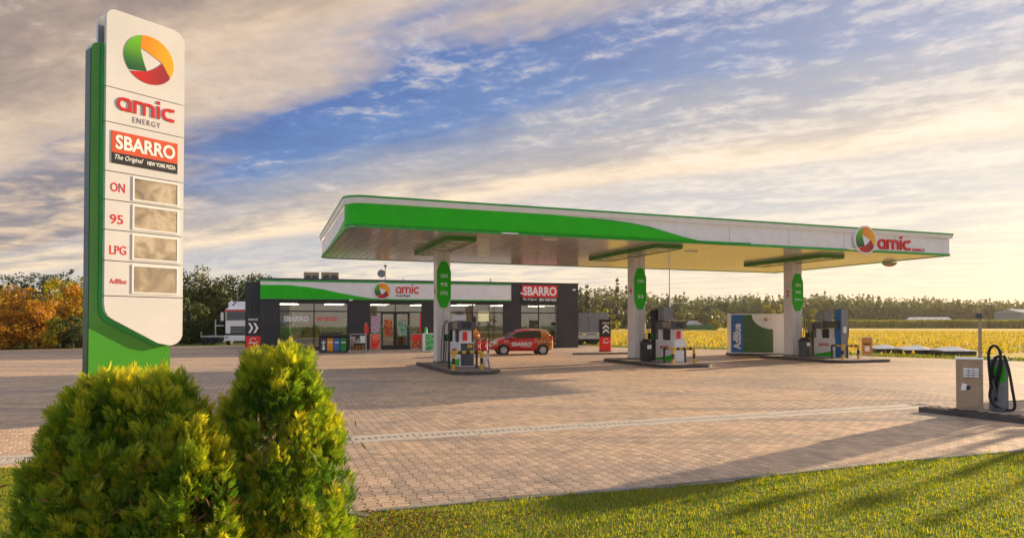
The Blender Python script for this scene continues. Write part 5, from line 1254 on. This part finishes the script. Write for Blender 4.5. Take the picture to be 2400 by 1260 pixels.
# far industrial hall and house
X0 = atY(2233, 745, 330); X1 = atY(2520, 745, 330); hall = thing('industrial_hall', 'long pale grey industrial hall in front of the wood at the right edge', 'building', (X0.x, 285, 0), R(-3))
s_ = 285/330; wH = (X1.x-X0.x)*s_; hz_ = atY(2300, 723, 285).z; n = 12
M['hallw'] = worn('hall_wall', (.30, .30, .31), .6); M['hallr'] = worn('hall_roof', (.42, .42, .44), .5)
for k in range(n): MB().box(wH*k/n+.03, wH*(k+1)/n-.03, 0, .3, 0, hz_*.8).build('wall_panel', 'hallw', hall)
MB().box(0, wH, .3, 18, 0, hz_*.8).build('hall_body', 'hallw', hall); MB().prism([(0, hz_*.8), (18, hz_*.8), (9, hz_)], -.3, wH+.3, 'x').build('roof', 'hallr', hall)
MB().box(wH*.55, wH*.6, -.1, -.01, 0, 3).build('door', 'greyd', hall)
X0 = atY(1620, 757, 196); ho = thing('house', 'small house with a pale roof among the bushes beyond the field', 'house', (X0.x, 196, 0), R(10)); ho.scale = (.72, .72, .78)
MB().box(0, 5.2, 0, 6, 0, 1.4).build('wall', 'white', ho); MB().prism([(-.4, 1.4), (5.8, 1.4), (2.2, 3.3)], -.4, 6.4, 'y').build('roof', 'hallr', ho)
for k in range(2): MB().box(1+2*k, 1.8+2*k, -.05, -.01, .5, 1.2).build('window', 'carglass', ho)
X0 = atY(1575, 765, 150); X1 = atY(1712, 765, 150); fe = thing('green_fence', 'low dark green mesh fence along the far edge of the field', 'fence', (X0.x, 165, 0), 0)
wf = (X1.x-X0.x)*1.1
for k in range(8): MB().box(wf*k/8+.05, wf*(k+1)/8-.05, 0, .05, .1, 1.4).build('fence_panel', 'green_dk', fe)
for k in range(9): MB().box(wf*k/8-.04, wf*k/8+.04, -.02, .08, 0, 1.6).build('post', 'greyd', fe)
gh = thing('greenhouse', 'low row of pale greenhouses far behind the field', 'greenhouse', (atY(2145, 750, 260).x, 262, 0), 0)
for k in range(6): MB().prism([(k*2.6+.1, 0), (k*2.6+2.5, 0), (k*2.6+2.5, 3.3), (k*2.6+1.3, 4.2), (k*2.6+.1, 3.3)], 0, 4, 'y').build('bay', 'white', gh)
# lamp mast behind the canopy
p = atY(1570, 790, 62); lm = thing('lamp_mast', 'slender grey lamp mast behind the canopy with a short side arm', 'lamp post', (p.x, 62, -.05)); hL = 8.5
MB().tube([(0, 0, 0), (0, 0, hL)], .09, 8, taper=.05).build('mast', 'silver', lm); za_ = atY(1570, 709, 62).z; MB().tube([(0, 0, za_), (1.35, 0, za_+.03)], .035).build('side_arm', 'silver', lm); MB().box(1.35, 1.65, -.06, .06, za_-.02, za_+.08, .02).build('lamp_head', 'white_gloss', lm)
MB().tube([(0, 0, hL-.05), (1.2, 0, hL+.2)], .035).build('top_arm', 'silver', lm)

# =====================================================================  THUJA BUSHES IN FRONT
def spray_proto(nf=11, L=.078):
    """a flat fan of scaly twigs"""
    V, Fc = [], []
    for i in range(nf):
        f = i/(nf-1); s0 = L*.62*f; side = (-1 if i % 2 else 1)*(1 if i < nf-1 else 0); ang = side*R(38)*(1-.3*f)
        ln = L*(.48*(1-.45*f)+.08); bx, by = 0, s0; tx_, ty = math.sin(ang)*ln, s0+math.cos(ang)*ln; w = L*.032
        px_, py_ = math.cos(ang)*w, -math.sin(ang)*w; mx_, my = (bx*.45+tx_*.55), (by*.45+ty*.55); o = len(V)
        V += [(bx, by, 0), (mx_+px_, my+py_, L*.03*side), (tx_, ty, L*.08*(.5-f)), (mx_-px_, my-py_, -L*.02)]; Fc.append((o, o+1, o+2, o+3))
    return np.array(V, dtype=np.float64), np.array(Fc)
SPV, SPF = spray_proto()
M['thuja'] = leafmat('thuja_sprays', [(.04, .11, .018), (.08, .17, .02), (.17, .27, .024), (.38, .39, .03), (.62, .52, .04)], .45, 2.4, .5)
def thuja(label, cx, cy, zt, profile, n, seed, leaders, sx_=1.0):
    """profile: list of (height fraction, radius); vertical leader clumps break the outline"""
    g = np.random.default_rng(seed); t = thing('thuja_bush', label, 'bush', (cx, cy, .0), 0, 'thuja bushes in front of the totem')
    hs = np.array([p[0] for p in profile]); rs = np.array([p[1] for p in profile])
    # sub-plumes: many upright plumes over the body surface
    pl = []
    for k in range(leaders):
        f = g.uniform(0.02, .97)**.9; a = g.uniform(0, 6.283); r = np.interp(f, hs, rs)*g.uniform(.62, 1.0); H = zt*f
        pl.append((r*math.cos(a), r*math.sin(a), H, g.uniform(.06, .115)*(1.15-.35*f), g.uniform(.18, .36)*(1.0-.2*f)))
    pl = np.array(pl); idx = g.integers(0, leaders, n); q = pl[idx]
    f = g.random(n); a = g.uniform(0, 6.283, n)
    prof = np.sqrt(np.clip(1-(2*f-.8)**2*.72, .02, 1))*(1-f*.45)
    prof = prof*np.where(f > .62, .75, 1.0); rad = q[:, 3]*prof*g.uniform(.35, 1.1, n)
    P = np.stack([q[:, 0]+rad*np.cos(a), q[:, 1]+rad*np.sin(a), q[:, 2]+(f-.45)*q[:, 4]], 1)
    # wind each spray upward and outward
    od = np.stack([P[:, 0], P[:, 1], np.zeros(n)], 1); od /= np.linalg.norm(od, axis=1)[:, None]+.05
    ld = np.stack([np.cos(a), np.sin(a), np.zeros(n)], 1)
    up = np.array([0, 0, 1.])*g.uniform(.5, 1.5, n)[:, None]+od*.45+ld*.55+g.normal(0, .22, (n, 3)); up /= np.linalg.norm(up, axis=1)[:, None]
    sd = np.cross(up, g.normal(0, 1, (n, 3))); sd /= np.linalg.norm(sd, axis=1)[:, None]; nn_ = np.cross(sd, up)
    sc = (g.uniform(.6, 1.2, n)*np.where(f > .86, 1.55, 1.0))[:, None, None]
    V = P[:, None, :]+sc*(SPV[None, :, 0:1]*sd[:, None, :]+SPV[None, :, 1:2]*up[:, None, :]+SPV[None, :, 2:3]*nn_[:, None, :])
    V[:, :, 2] = np.maximum(V[:, :, 2], .02)
    Fc = (SPF[None]+(np.arange(n)*len(SPV))[:, None, None]).reshape(-1, 4)
    pr = g.random(leaders)
    np_mesh('crown', V.reshape(-1, 3), Fc, 'thuja', t, rnd=np.repeat(.22*pr[idx]+.38*g.random(n)+.40*f, len(SPF)))  # plume tips yellower: new growth plus sunlit highlight put into the colour
    b = MB(); b.tube([(0, 0, 0), (.02, 0, zt*.5), (0, 0, zt*.85)], .035, 7, taper=.01)
    for k in range(22):
        h = zt*g.uniform(.1, .75); a = g.uniform(0, 6.283); r = np.interp(h/zt, hs, rs)*.75; b.tube([(0, 0, h*.6), (r*.5*math.cos(a), r*.5*math.sin(a), h), (r*math.cos(a), r*math.sin(a), h+.15)], .012, 5, taper=.004)
    b.build('trunk', 'bark', t)
    # dead brown inner twigs
    m2 = 900; Pi = np.stack([g.normal(0, rs.max()*.4, m2), g.normal(0, rs.max()*.4, m2), g.uniform(.05, zt*.7, m2)], 1); V2, F2 = leaves(Pi, g.normal(0, 1, (m2, 3)), np.full(m2, .09), .15); np_mesh('inner_twigs', V2, F2, 'litter', t, rnd=g.random(m2))
def bushpos(px, Y): return (px-1200)/F*Y
YB = 5.1
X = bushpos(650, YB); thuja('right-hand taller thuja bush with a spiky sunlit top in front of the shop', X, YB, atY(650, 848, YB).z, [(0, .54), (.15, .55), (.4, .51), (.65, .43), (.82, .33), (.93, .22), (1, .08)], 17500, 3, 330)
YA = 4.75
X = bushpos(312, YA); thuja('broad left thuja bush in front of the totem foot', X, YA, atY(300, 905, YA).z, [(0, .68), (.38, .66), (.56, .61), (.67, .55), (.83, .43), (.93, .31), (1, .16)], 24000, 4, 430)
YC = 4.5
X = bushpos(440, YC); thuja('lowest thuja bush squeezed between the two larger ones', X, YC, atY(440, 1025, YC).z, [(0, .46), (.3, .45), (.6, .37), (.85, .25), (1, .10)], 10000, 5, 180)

# =====================================================================  OUT OF FRAME TO THE RIGHT: what throws the long shadows
p = Vector((12.6, 15.3, 0)); t = thing('shadow_caster_box', 'tall grey box added out of frame on the right to cast a long shadow', 'shadow caster', p, UA)  # boxy stand-in, added out of view to throw the broad shadow band
MB().box(0, .9, 0, .6, 0, 3.3, .04).build('housing', 'grey', t); MB().box(.1, .8, -.02, -.001, .3, 1.6).build('door', 'white', t)
bed = sheet('planting_bed', [(14.5, 13), (25, 16), (24, 22), (15.5, 19.5)], .02, 'soil')
for i, (X, c, H, rd) in enumerate(((16.0, 3.15, 3.7, .22), (17.2, 3.9, 4.5, .36), (16.4, 4.6, 4.5, .34), (18.6, 5.25, 5.0, .42), (17.6, 5.95, 4.7, .42), (19.6, 2.3, 3.6, .18))):
    tree('young_tree', ('first', 'second', 'third', 'fourth', 'fifth', 'sixth')[i]+' slim young tree of the planting bed outside the right picture edge', X, c+.754*X, H, rd, 'lf_mid', 900, .12, z0=.9, group='young trees in the planting bed outside the right edge', clumps=12)

# =====================================================================  AIR
hm = bpy.data.materials.new('warm_haze'); hm.use_nodes = True; hm.node_tree.nodes.clear(); Nh = NT(hm.node_tree)
vp = Nh.node('ShaderNodeVolumePrincipled'); vp.inputs['Color'].default_value = (1, .93, .82, 1); vp.inputs['Density'].default_value = HAZE; vp.inputs['Anisotropy'].default_value = .3
ho_ = Nh.node('ShaderNodeOutputMaterial'); Nh.l.new(vp.outputs[0], ho_.inputs['Volume']); M['haze'] = hm
if HAZE > 0: tag(MB().box(-330, 520, -60, 470, -1.2, 32).build('haze', 'haze'), kind='stuff')
